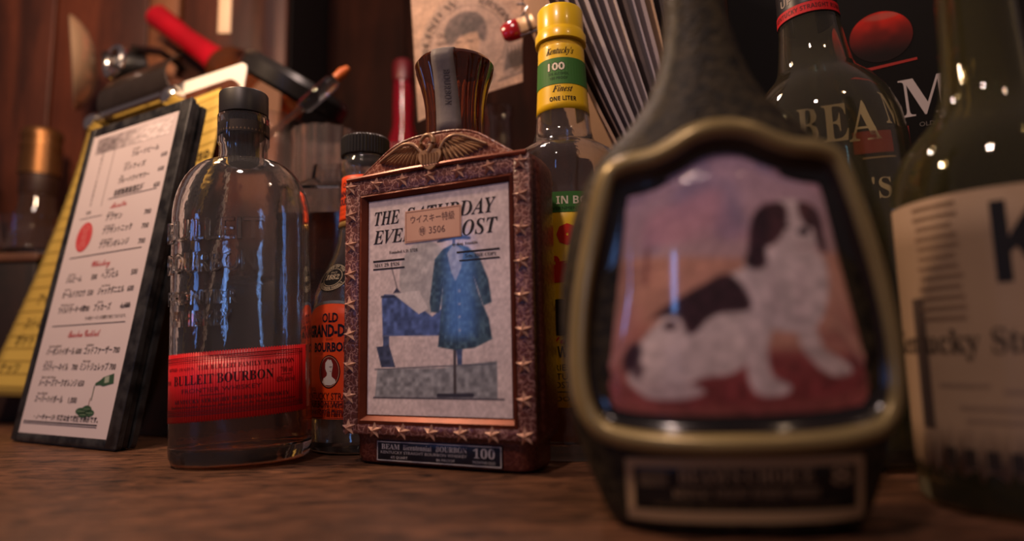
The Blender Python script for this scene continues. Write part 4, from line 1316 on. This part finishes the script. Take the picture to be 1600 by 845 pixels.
# picture: a gently domed glossy oval filled by a warped grid
zs = sorted(set(z for x, z in pin))
pxa = np.array(pin)
def topz(u):
    m = pxa[(pxa[:, 1] > ZC)]
    o_ = np.argsort(m[:, 0])
    return float(np.interp(u, m[o_, 0], m[o_, 1]))
def botz(u):
    m = pxa[(pxa[:, 1] <= ZC)]
    o_ = np.argsort(m[:, 0])
    return float(np.interp(u, m[o_, 0], m[o_, 1]))
def halfw(z):
    m = pxa[(pxa[:, 0] >= 0)]
    m = m[(m[:, 1] < 0.136) & (m[:, 1] > 0.047)]
    o_ = np.argsort(m[:, 1])
    return float(np.interp(z, m[o_, 1], m[o_, 0]))
def pmap(u, v):
    # square to shape: start from the square-ish frame then clamp to the outline
    zb, zt = 0.0455, 0.1375
    x0 = (2 * u - 1)
    z = zb + (zt - zb) * v
    hw = halfw(z)
    x = x0 * hw
    zt_, zb_ = topz(x * 0.985), botz(x * 0.985)
    z = zb_ + (zt_ - zb_) * v
    hw = halfw(min(max(z, 0.047), 0.136))
    x = x0 * hw if abs(x0 * hw) < abs(x) else x
    dome = (1 - x0 * x0) * (1 - (2 * v - 1) ** 2)
    return (x, fy(x, z) + 0.0034 - 0.0045 * max(0, dome) ** 0.7, z)


def to_px(x, z):
    return 1164 + x / 0.000258 - 22 * (z - 0.048) / 0.067, 284 + (726 - (z - 0.0305) / 0.000246 - 318) * 316 / 297


Wd, Hd = 150, 156
P_ = Paint(0, 1, 0, 1, Wd, Hd, (150, 120, 128), 11)
XX = np.zeros((Hd, Wd)); YY = np.zeros((Hd, Wd))
for j in range(Hd):
    for i in range(Wd):
        q = pmap(i / (Wd - 1), j / (Hd - 1))
        XX[j, i], YY[j, i] = to_px(q[0], q[2])
P_.X, P_.Y = XX, YY
# sky, distant hills and rusty grass
tt = np.clip((YY - 250) / 170, 0, 1)[..., None]
P_.img = np.array((176, 146, 164)) / 255 * (1 - tt) + np.array((196, 160, 158)) / 255 * tt
cl_ = P_.noise(26)
P_.blend(np.clip((cl_ - 0.5) * 2.4, 0, 0.7) * (YY < 400), (138, 122, 150)); cl_ = P_.noise(34)
P_.blend(np.clip((cl_ - 0.55) * 2.2, 0, 0.7) * (YY < 380), (206, 150, 162))
P_.poly([(940, 408), (1000, 396), (1080, 402), (1160, 410), (1270, 404), (1400, 410), (1400, 700), (900, 700), (900, 410)], (198, 142, 118), 10, 0.9, smooth=False, tex=0.10, cell=10)
P_.blend(np.clip((YY - 560) / 60, 0, 0.85), (150, 74, 74), 0.25, 5)
P_.blend(np.clip((YY - 480) / 80, 0, 0.6) * np.clip((P_.noise(12) - 0.4) * 2.5, 0, 1), (160, 92, 82))
P_.line([(1028, 385), (1026, 440)], 5, (140, 84, 76), 4); P_.line([(965, 420), (1040, 416)], 4, (156, 104, 98), 5, 0.7); P_.line([(985, 435), (1040, 432)], 3, (168, 110, 100), 5, 0.6)
P_.poly([(975, 500), (1020, 480), (1000, 560), (960, 600)], (196, 130, 124), 24, 0.5)
# shadow-coloured grass around the dog
P_.poly([(1010, 610), (1090, 575), (1160, 560), (1250, 560), (1330, 575), (1330, 625), (1200, 640), (1080, 640)], (132, 58, 62), 18, 0.75, tex=0.25, cell=6)
WH = (228, 208, 202)
BR_ = (58, 34, 40)
# haunch, back and belly
P_.poly([(1166, 428), (1110, 455), (1060, 490), (1025, 530), (1008, 565), (1005, 600), (1030, 618), (1075, 612), (1110, 596), (1150, 590), (1180, 560), (1200, 520), (1205, 470)], WH, 6, tex=0.10, cell=6)
# rear foot
P_.poly([(1012, 596), (1050, 600), (1095, 606), (1112, 620), (1080, 630), (1030, 626)], (206, 184, 180), 5, tex=0.1)
# far foreleg, stretched out
P_.poly([(1238, 500), (1262, 520), (1276, 556), (1312, 580), (1318, 598), (1288, 600), (1262, 580), (1240, 548)], (202, 182, 178), 5, tex=0.12, cell=5)
# near foreleg
P_.poly([(1158, 480), (1200, 500), (1196, 560), (1204, 596), (1228, 612), (1222, 626), (1186, 626), (1170, 600), (1164, 550)], (218, 198, 194), 5, tex=0.12, cell=5)
# chest and neck
P_.poly([(1172, 400), (1215, 392), (1270, 404), (1284, 440), (1280, 490), (1262, 524), (1222, 530), (1180, 510), (1160, 470), (1160, 430)], (216, 196, 194), 6, tex=0.14, cell=6)
P_.line([(1200, 430), (1206, 500)], 8, (188, 164, 166), 10, 0.5); P_.line([(1244, 430), (1240, 510)], 8, (184, 160, 162), 12, 0.5)
# black saddle and spots
P_.poly([(1034, 500), (1062, 476), (1100, 452), (1136, 434), (1156, 448), (1172, 480), (1166, 494), (1132, 496), (1112, 506), (1096, 526), (1084, 522), (1074, 500), (1052, 496)], BR_, 5, tex=0.25, cell=4)
P_.ell(1062, 512, 10, 7, (70, 42, 48), 0.5); P_.ell(1010, 560, 12, 24, (44, 30, 44), 0.5, 0.9, 0.25); P_.ell(1018, 582, 9, 14, (60, 40, 50), 0.6, 0.7)
# head: near ear, skull, blaze, muzzle, far ear
P_.poly([(1204, 322), (1228, 316), (1256, 322), (1272, 344), (1272, 378), (1256, 402), (1226, 408), (1204, 396), (1196, 364)], (212, 192, 190), 5)
P_.poly([(1182, 332), (1206, 320), (1222, 326), (1224, 352), (1214, 378), (1198, 392), (1184, 384)], (70, 40, 44), 5, tex=0.25, cell=4)
P_.poly([(1180, 334), (1194, 336), (1196, 372), (1192, 404), (1194, 420), (1180, 430), (1164, 420), (1168, 396), (1170, 360)], (54, 30, 38), 5, tex=0.25, cell=4)
P_.poly([(1240, 322), (1258, 322), (1270, 338), (1268, 362), (1254, 362), (1244, 346)], (82, 48, 48), 4, tex=0.2, cell=4)
P_.poly([(1264, 328), (1276, 346), (1280, 380), (1284, 402), (1276, 404), (1268, 388), (1262, 352)], (66, 38, 42), 4)
P_.ell(1222, 362, 5, 4, (24, 16, 20), 0.5); P_.ell(1256, 358, 4.5, 4, (24, 16, 20), 0.5)
P_.ell(1244, 378, 16, 18, (218, 198, 196), 0.5, 0.8); P_.ell(1248, 370, 9, 7, (40, 26, 32), 0.4); P_.line([(1236, 392), (1246, 396), (1258, 390)], 2.5, (120, 84, 86), 3)
P_.grain(0.08, 3)
raster('dog_picture', P_.img, pmap, mat('glazed_picture', rough=0.10, vcol=True, coat=0.8), dd)
# base plate with raised rim
def pl_map(u, v, l):
    x = u / 1000
    z = 0.0065 + v / 1000
    r = float(np.interp(z, [q[2] for q in bp_], [q[1] for q in bp_]))
    h = float(np.interp(z, [q[2] for q in bp_], [q[0] for q in bp_]))
    y = -r * (max(0.0, 1 - (abs(x) / h) ** 2.5)) ** (1 / 2.5)
    return (x, y - l, z)
patch(pl_map, -42, 42, 0, 22, 30, 4, mat('plate_black', rgb(20, 16, 12), 0.4, noise=(50, 0.4, rgb(30, 24, 18))), 'name_plate', dd, off=0.0004)
p = Print()
TN = rgb(178, 146, 104)
p.frame(-43, -1, 43, 22.5, 3.0, TN, 24)
p.rect(-43, -1, 43, 3.4, TN, 24)
p.text("BEAM'S CHOICE", 0, 13.6, 5.4, TN, w=48, style='serif'); p.rect(-38, 12.4, -28, 18.0, rgb(110, 90, 62), 3); p.text('8', 34, 12.5, 6, TN, w=7, style='serif')
p.text('KENTUCKY  STRAIGHT  BOURBON  WHISKEY', 0, 8.6, 3.0, TN, w=52, style='serif'); p.text('4/5 QUART  86 PROOF  CLERMONT, KENTUCKY', 0, 4.6, 1.8, rgb(110, 90, 62), w=66)
p.build('plate_lettering', pl_map, mat('gilt_print', rough=0.4, vcol=True), dd, off=0.0012)

# ------------------------------------------------------------------ yellow capped bottle
YEL_C = mat('yellow_cap', rgb(250, 208, 22), 0.30, coat=0.35, noise=(40, 0.4, rgb(244, 196, 16)))
YLAB = mat('yellow_label', rgb(248, 204, 28), 0.38, coat=0.3, noise=(24, 0.4, rgb(240, 192, 22)))
yb = thing('whiskey_bottle', 'clear bottle with bright yellow cap and yellow green neck label', 'bottle', (0.0405, 0.462, 0), (0, 0, math.radians(-2)))
yprof = [(0.041, 0.0), (0.0440, 0.004), (0.0440, 0.185), (0.0425, 0.194), (0.0440, 0.199), (0.0435, 0.204), (0.0370, 0.213), (0.0290, 0.2185), (0.0235, 0.2225), (0.0212, 0.230), (0.0195, 0.248), (0.0182, 0.270), (0.0174, 0.290), (0.0172, 0.298), (0.0150, 0.300), (0.0150, 0.312)]
MB().lathe(bottle_solid(yprof, 0.003, 0.012), 72, fn=lambda a, z: 1 + (0.02 * abs(math.cos(9 * a)) if 0.188 < z < 0.206 else 0)).build('body', GLASS, yb, smooth=50)
MB().lathe([(0, 0.0135), (0.0405, 0.0125), (0.0411, 0.02), (0.0411, 0.176), (0, 0.176)], 60).build('whiskey', WHISKEY, yb, label='amber whiskey up to the shoulder')
MB().lathe([(0, 0.299), (0.0187, 0.299), (0.0193, 0.2995), (0.0193, 0.3055), (0.0182, 0.3075), (0.0178, 0.309), (0.0174, 0.3092), (0.0174, 0.3250), (0.0164, 0.3268), (0.012, 0.3275), (0, 0.3275)], 64).build('cap', YEL_C, yb)
def yn(u, v, l):
    z = v / 1000
    r = float(np.interp(z, [q[1] for q in yprof], [q[0] for q in yprof])) + l
    a = u / 1000 / 0.0195 if z > 0.2 else u / 1000 / 0.044
    a -= 0.08
    return (r * math.sin(a), -r * math.cos(a), z)
nl = patch(yn, -50, 50, 243.5, 298.5, 48, 10, YLAB, 'neck_label', yb, off=0.00015)
p = Print()
GN, WT, BKK = rgb(64, 118, 52), rgb(232, 222, 196), rgb(28, 20, 12)
p.rect(-50, 262.6, 50, 283.0, GN, 40)
p.text("Kentucky's", -1, 286.2, 5.0, BKK, w=23, style='italic', slant=0.22)
p.text('100', -3.6, 273.4, 5.6, BKK, w=14.2, bold=0.075, lift=0.08); p.text('100', -3.6, 273.4, 5.6, WT, w=13.6, bold=0.03, lift=0.16)
p.text('50% ALCOHOL', -2, 269.4, 2.0, rgb(24, 58, 20), w=16, style='bold', lift=0.1); p.text('100 PROOF', -2, 266.0, 2.0, rgb(24, 58, 20), w=14, style='bold', lift=0.1)
p.text('Finest', 0.5, 256.6, 4.8, BKK, w=15, style='italic', slant=0.22)
p.text('ONE LITER', 1, 249.6, 3.2, BKK, w=20, style='bold')
p.build('neck_lettering', yn, INK, nl, off=0.0004, step=2)
ml = patch(yn, -56, 56, 34, 176, 48, 6, YLAB, 'label', yb, off=0.00015)
p = Print()
RDD = rgb(206, 44, 24)
p.rect(-56, 162, 56, 176, GN, 40)
p.text('BOTTLED IN BOND', -6, 167.5, 5.2, WT, w=66, style='bold', lift=0.1); p.text('UNDER U.S. GOVERNMENT SUPERVISION', 0, 163.4, 2.2, rgb(26, 46, 18), w=66, lift=0.1)
p.text('ou', 6.5, 142, 15, RDD, w=24, bold=0.10); p.text('in', -1.0, 117.0, 15, RDD, w=26, bold=0.10)
p.ell(-5, 92, 11, 12, rgb(40, 26, 16), 28)
for i in range(9):
    a = -0.4 - i * 0.28
    p.poly([(2 + 3 * math.cos(a), 86 + 3 * math.sin(a)), (4 + 13 * math.cos(a), 84 + 9 * math.sin(a)), (2 + 3 * math.cos(a + 0.16), 86 + 3 * math.sin(a + 0.16))], rgb(56, 44, 22))
p.text('Kentucky', -6, 75, 5, RDD, w=34, style='script', bold=0.012)
p.text('STRAIGHT WHISKEY', -9, 66, 7, BKK, w=62, style='bold'); p.text('DISTILLERIES, INC.', -8, 57.5, 4, BKK, w=44); p.text('KENTUCKY', -4, 51.8, 4, BKK, w=30); p.text('BARDSTOWN', -2, 46.4, 4, BKK, w=34)
p.rect(-50, 43.6, 50, 44.2, BKK, 30); p.text('100 PROOF  1 LITER', 0, 38, 3, BKK, w=50)
p.build('label_lettering', yn, INK, ml, off=0.0004, step=3)

# ------------------------------------------------------------------ poster on the back with red clip
ps = thing('poster', 'worn beige poster with round seal portrait hanging behind the flared stopper', 'poster', (-0.0375, 0.590, 0.3660), (0, 0, math.radians(-14)))
PB = [(-53, -71), (54, -45), (55, 80), (-62, 80)]
def pmapp(u, v):
    a = np.array(PB, float)
    q = (a[0] * (1 - u) + a[1] * u) * (1 - v) + (a[3] * (1 - u) + a[2] * u) * v
    bend = 0.006 * math.sin(PI * u) + 0.004 * (1 - v) * u
    return (q[0] / 1000, -bend, q[1] / 1000)
Wd, Hd = 120, 150
P_ = Paint(0, 1, 0, 1, Wd, Hd, (170, 138, 116), 21)
for j in range(Hd):
    for i in range(Wd):
        q = pmapp(i / (Wd - 1), j / (Hd - 1))
        P_.X[j, i], P_.Y[j, i] = q[0] * 1000, q[2] * 1000
P_.px = 1
P_.blend(np.clip((P_.noise(20) - 0.45) * 1.5, 0, 0.4), (136, 110, 96))
P_.ell(0, 0, 51, 51, (156, 130, 114), 0.02, 0.8); P_.ell(0, 0, 38.5, 38.5, (92, 76, 68), 0.02); P_.ell(0, 0, 37.6, 37.6, (160, 132, 116), 0.02)
P_.ell(0, 0, 37, 37, (142, 118, 106), 0.6, 0.6)
# generic bust in a soft cap
P_.poly([(-20, -42), (-15, -24), (-6, -16), (10, -16), (22, -26), (28, -36), (20, -44), (0, -48)], (104, 86, 80), 3, tex=0.2)
P_.poly([(-11, 6), (-12, -8), (-6, -20), (4, -22), (10, -14), (13, 2), (8, 12), (-6, 12)], (156, 124, 102), 2.5, tex=0.12)
P_.poly([(-22, 6), (-23, 18), (-14, 29), (2, 32), (15, 26), (20, 12), (18, 0), (12, 4), (10, 10), (-4, 8), (-12, 3), (-17, 0)], (80, 66, 62), 2.5, tex=0.25)
P_.line([(-10, 1), (-6, 2)], 1.4, (70, 54, 50), 1.4); P_.line([(1, 2), (6, 1)], 1.4, (70, 54, 50), 1.4); P_.line([(-4, -13), (3, -13)], 1.2, (90, 66, 60), 1.4)
P_.poly([(36, -40), (53, -34), (54, 10), (42, 6), (34, -16)], (128, 108, 98), 3, 0.8, smooth=False, tex=0.2)
for i in range(5):
    P_.poly([(37 + i * 3.4, -30 + i), (39 + i * 3.4, -14 + i), (40 + i * 3.4, -9 + i), (41.4 + i * 3.4, -14 + i), (41 + i * 3.4, -30 + i)], (74, 62, 58), 1.2, 0.85)
P_.poly([(30, -44), (54, -36), (54, -34), (30, -41)], (96, 80, 74), 1.2, 0.8, smooth=False)
P_.grain(0.10, 2); P_.grain(0.08, 9)
sh = raster('sheet', P_.img, pmapp, mat('poster_print', rough=0.7, vcol=True), ps)
sh.modifiers.new('thickness', 'SOLIDIFY').thickness = 0.0003
p = Print()
PK = rgb(88, 70, 62)
p_b = lambda u, v, l: (u / 1000, -0.006 * math.sin(PI * (u + 55) / 110) - 0.0022 - l, v / 1000)
p.text('BLIND W', 0, 0, 6.5, PK, w=62, style='serif', arc=(0, 0, 41, 146, False))
p.build('poster_lettering', p_b, INK, sh)
p = Print()
p.text('ERSON', 0, 0, 6.5, PK, w=36, style='serif', arc=(0, 0, 41, 48, False))
p.text('The', -27, 10, 5, rgb(104, 84, 74), w=10, style='italic'); p.text('Blues', -26, 3, 3, rgb(104, 84, 74), w=12, style='serif')
p.build('poster_lettering', lambda u, v, l: (u / 1000, -0.006 * math.sin(PI * (u + 55) / 110) - 0.0042 * 0.5 * 0 - 0.0022 - l, v / 1000), INK, sh)
RCL = mat('red_plastic', rgb(168, 18, 30), 0.16, coat=0.6, noise=(50, 0.4, rgb(140, 12, 22)))
rc = thing('red_clip', 'red tipped metal spring clip gripping poster edge beside yellow cap', 'clip', (0.010, 0.553, 0.3635), (0, math.radians(-16), math.radians(-10)))
MB().lathe([(0, -0.016), (0.006, -0.0152), (0.0088, -0.012), (0.0098, -0.006), (0.0098, 0.000), (0.0088, 0.0012), (0, 0.0012)], 28, ky=0.7).build('tip', RCL, rc, rot=(0, PI / 2, 0), label='shiny red rounded tip')
MB().box(0.0005, 0.0215, -0.005, 0.005, -0.0072, 0.0072, 0.0015).build('metal_body', mat('cream_metal', rgb(226, 196, 150), 0.3, metal=0.35, noise=(30, 0.5, rgb(190, 152, 110))), rc)
MB().box(0.0088, 0.0128, -0.0056, 0.0056, -0.0078, 0.0078, 0.001).build('band', mat('brown_band', rgb(98, 76, 60), 0.4, metal=0.4, noise=(60, 0.4, rgb(76, 58, 46))), rc)
MB().box(0.0212, 0.0430, -0.0066, 0.0066, -0.0088, 0.0088, 0.003).build('handle', RCL, rc, label='red plastic handle')
MB().tube([(0.004, -0.002, 0.0072), (0.010, -0.003, 0.0105), (0.0135, -0.002, 0.016), (0.012, 0, 0.021), (0.006, 0.002, 0.024)], 0.0011, 8).build('wire', CHROME, rc)
MB().tube([(0.000, -0.002, -0.0085), (0.020, -0.004, -0.0105), (0.040, -0.003, -0.0088)], 0.0012, 8).build('wire', CHROME, rc)

# ------------------------------------------------------------------ fan of paper sheets in a dark holder
hb = MB()
hb.box(0.096, 0.176, 0.475, 0.478, 0, 0.155); hb.box(0.096, 0.176, 0.582, 0.585, 0, 0.155); hb.box(0.096, 0.099, 0.475, 0.585, 0, 0.155); hb.box(0.173, 0.176, 0.475, 0.585, 0, 0.155); hb.box(0.096, 0.176, 0.475, 0.585, 0, 0.122)
hb = hb.build('paper_holder', BLACK_PLASTIC, smooth=0, keep=True)
tag(hb, 'black open holder with paper sheets, behind the dark decanter', 'holder')
tones = [(196, 160, 132), (120, 96, 88), (188, 172, 172), (170, 156, 158), (200, 186, 184), (150, 138, 142), (184, 170, 172), (206, 190, 186), (92, 78, 76), (198, 184, 184), (176, 160, 160), (190, 158, 130), (60, 50, 50), (202, 190, 190), (180, 166, 168), (210, 196, 194), (150, 136, 138)]
xb = 0.134
for i, tn in enumerate(tones):
    f_ = i / (len(tones) - 1)
    ang = math.radians(-23.5 + 18.5 * f_)
    th_ = [0.0022, 0.0013, 0.0026, 0.0016, 0.0030, 0.0013][i % 6]
    m = mat('sheet_paper_%d' % i, rgb(*tn), 0.6, noise=(26, 0.5, tuple(0.8 * c for c in rgb(*tn))))
    bow = 0.006 * (1 - f_)
    pts = []
    for k_ in range(9):
        z = 0.30 * k_ / 8
        pts.append((-bow * math.sin(PI * k_ / 8 * 0.9), z))
    k = MB()
    dep = 0.095 - 0.010 * rnd.random()
    hh = 1.0 - 0.04 * rnd.random()
    k.loft([[(x, 0, z * hh), (x + th_, 0, z * hh), (x + th_, dep, z * hh), (x, dep, z * hh)] for x, z in pts])
    o = k.build('paper_sheet', m, loc=(xb, 0.480 + 0.003 * rnd.random(), 0.1235), rot=(0, ang, 0), smooth=50)
    xb += th_ / math.cos(ang) + 0.0002
    ords = 'first second third fourth fifth sixth seventh eighth ninth tenth eleventh twelfth thirteenth fourteenth fifteenth sixteenth seventeenth'.split()
    tag(o, ords[i] + ' from the left of the upright paper sheets fanned behind the dark decanter', 'paper', 'fanned paper sheets')

# ------------------------------------------------------------------ black printed carton at the right
ang = math.atan2(-0.423, 0.906)
bx = thing('black_carton', 'large black carton with white lettering and red ball print, right side', 'box', (0.19, 0.52, 0), (0, 0, ang))
BC = mat('black_card', rgb(12, 10, 10), 0.75, noise=(20, 0.5, rgb(15, 12, 12)), spec=0.12)
MB().box(0, 0.40, 0, 0.10, 0, 0.42, 0.002).build('carton_body', BC, bx)
p = Print()
WTE = rgb(168, 158, 158)
p.text('B', 54, 230, 30, WTE, w=17, style='serif', rot=-0.02); p.text('E', 76, 229, 31, WTE, w=20, style='serif'); p.text('A', 99, 227, 33, WTE, w=27, style='serif')
p.text('M', 138, 241, 30, WTE, w=35, style='serif', rot=0.03); p.text('’', 160, 243, 31, WTE, w=5.5, style='serif')
p.text("'S", 108, 181, 15, WTE, w=17, style='serif'); p.text('OLD', 136, 232, 3.4, rgb(96, 88, 84), w=10)
p.rect(88, 216, 124, 234, rgb(112, 22, 16), 4)
p.rect(94, 211.5, 126, 213, rgb(120, 100, 90), 4)
p.poly([(94, 284), (134, 286.5), (134, 284.5), (94, 281.5)], rgb(140, 28, 18))
p.build('carton_lettering', lambda u, v, l: (u / 1000, -0.0002 - l, v / 1000), INK, bx)
P_ = Paint(-1, 1, -1, 1, 60, 60, (14, 11, 11), 9)
P_.X, P_.Y = P_.X * np.sqrt(1 - P_.Y ** 2 / 2), P_.Y * np.sqrt(1 - P_.X ** 2 / 2)
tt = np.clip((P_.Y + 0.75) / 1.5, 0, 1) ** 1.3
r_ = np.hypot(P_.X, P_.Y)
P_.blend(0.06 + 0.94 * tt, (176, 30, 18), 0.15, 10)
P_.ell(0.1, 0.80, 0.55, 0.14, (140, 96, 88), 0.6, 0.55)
def disc(u, v):
    a, b_ = 2 * u - 1, 2 * v - 1
    return (0.1115 + 0.0215 * a * math.sqrt(1 - b_ * b_ / 2), -0.0003, 0.308 + 0.0205 * b_ * math.sqrt(1 - a * a / 2))


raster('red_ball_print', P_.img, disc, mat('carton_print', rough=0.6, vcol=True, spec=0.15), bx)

# ------------------------------------------------------------------ clear round shouldered bottle with black neck label
nb = thing('clear_round_bottle', 'clear round shouldered bottle with black and red neck label before black carton', 'bottle', (0.2155, 0.405, 0.0020), (0, math.radians(-2.5), math.radians(-20)))
nprof = [(0.044, 0.0), (0.047, 0.004), (0.0475, 0.16), (0.0475, 0.195), (0.0455, 0.212), (0.0405, 0.227), (0.0330, 0.2385), (0.0270, 0.2445), (0.0238, 0.2500), (0.0215, 0.262), (0.0196, 0.276), (0.0182, 0.30), (0.0175, 0.34)]
GLASS_T = mat('faint_olive_glass', (0.80, 0.76, 0.54), 0.02, trans=0.985, ior=1.47)
MB().lathe(bottle_solid(nprof, 0.003, 0.012), 72).build('body', GLASS_T, nb, smooth=60)
def nm(u, v, l):
    z = v / 1000
    r = float(np.interp(z, [q[1] for q in nprof], [q[0] for q in nprof])) + l
    a = u / 1000 / 0.0185
    return (r * math.sin(a), -r * math.cos(a), z)
lb = patch(nm, -50, 50, 283, 338, 48, 6, mat('black_label', rgb(20, 17, 17), 0.4, noise=(30, 0.4, rgb(30, 26, 25))), 'neck_label', nb, off=0.00015)
p = Print()
RB = rgb(190, 24, 28)
p.rect(-50, 284, 50, 291, RB, 40); p.text('KENTUCKY STRAIGHT RUM CITY', 2, 286, 3.0, rgb(80, 10, 14), w=56, style='bold', lift=0.08)
p.text('RICH', -12, 301.5, 5.2, rgb(150, 136, 122), w=16, style='bold'); p.text('UP', -15, 294, 5.2, rgb(150, 136, 122), w=9, style='bold'); p.text('O', 20, 300, 7, rgb(150, 140, 130), w=6, style='serif')
p.build('neck_lettering', nm, INK, lb, off=0.0004)

# ------------------------------------------------------------------ olive bottle with cream label at the right edge
ob = thing('olive_bottle', 'olive glass bottle with torn cream label cut by the right frame edge', 'bottle', (0.2240, 0.288, 0), (0, 0, math.radians(-37)))
prf = [(0, 0), (0.040, 0.0), (0.0425, 0.004), (0.0430, 0.02), (0.0430, 0.136), (0.0415, 0.148), (0.0370, 0.158), (0.0295, 0.167), (0.0220, 0.176), (0.0185, 0.186), (0.0172, 0.200), (0.0160, 0.23), (0.0150, 0.262), (0, 0.262)]
oo = [(q[0], q[1]) for q in prf[1:-1]]
MB().lathe(bottle_solid(oo, 0.0035, 0.012), 64).build('body', GLASS_OLIVE, ob, smooth=60)
MB().lathe([(0, 0.0135), (0.039, 0.0125), (0.0396, 0.02), (0.0396, 0.130), (0, 0.130)], 56).build('whiskey', mat('deep_whiskey', (0.10, 0.03, 0.01), 0.0, trans=0.9, ior=1.36), ob)
MB().lathe([(0, 0.258), (0.0168, 0.258), (0.0172, 0.262), (0.0172, 0.285), (0, 0.287)], 40).build('cap', BLACK_PLASTIC, ob)
def om(u, v, l):
    z = v / 1000
    r = float(np.interp(z, [q[1] for q in oo], [q[0] for q in oo])) + l
    a = u / 1000 / 0.043
    return (r * math.sin(a), -r * math.cos(a), z)
torn = lambda u: 17 + 2.0 * math.sin(u * 0.9) + 1.6 * math.sin(u * 2.1 + 1)
CREAM = mat('cream_label', rgb(166, 138, 108), 0.7, noise=(16, 0.6, rgb(140, 114, 88)))
k = MB().grid(60, 6, lambda a, b: om(-56 + 104 * a, torn(-56 + 104 * a) + (133 - torn(-56 + 104 * a)) * b, 0.00015))
lb = k.build('label', CREAM, ob, keep=True)
lb.modifiers.new('thickness', 'SOLIDIFY').thickness = 0.0001
p = Print()
BKL = rgb(26, 22, 20)
p.text('K', 6.0, 94, 32, BKL, w=20, style='bold')
p.text('Kentucky', -36, 66, 10, rgb(52, 42, 34), w=48, style='serif')
p.text('Straight', 10, 66, 10, rgb(52, 42, 34), w=36, style='serif')
for i in range(12):
    p.rect(-36 + rnd.uniform(0, 2), 80 + i * 4.4, -15 - rnd.uniform(0, 3), 81.6 + i * 4.4, rgb(126, 100, 78), 6)
p.rect(-41, 34, -34, 90, rgb(74, 60, 52), 4)  # dark strip coloured in for shade on the label's lower left
for v, a, b_ in ((52, -30, -10), (50, -6, 12), (43, -22, 16), (38, -20, 14)):
    p.rect(a, v, b_, v + 1.6, rgb(140, 116, 94), 6)
for i in range(7):
    u = -30 + i * 8
    p.rect(u, 19.5, u + 4.5, 27, rgb(46, 36, 30), 2)
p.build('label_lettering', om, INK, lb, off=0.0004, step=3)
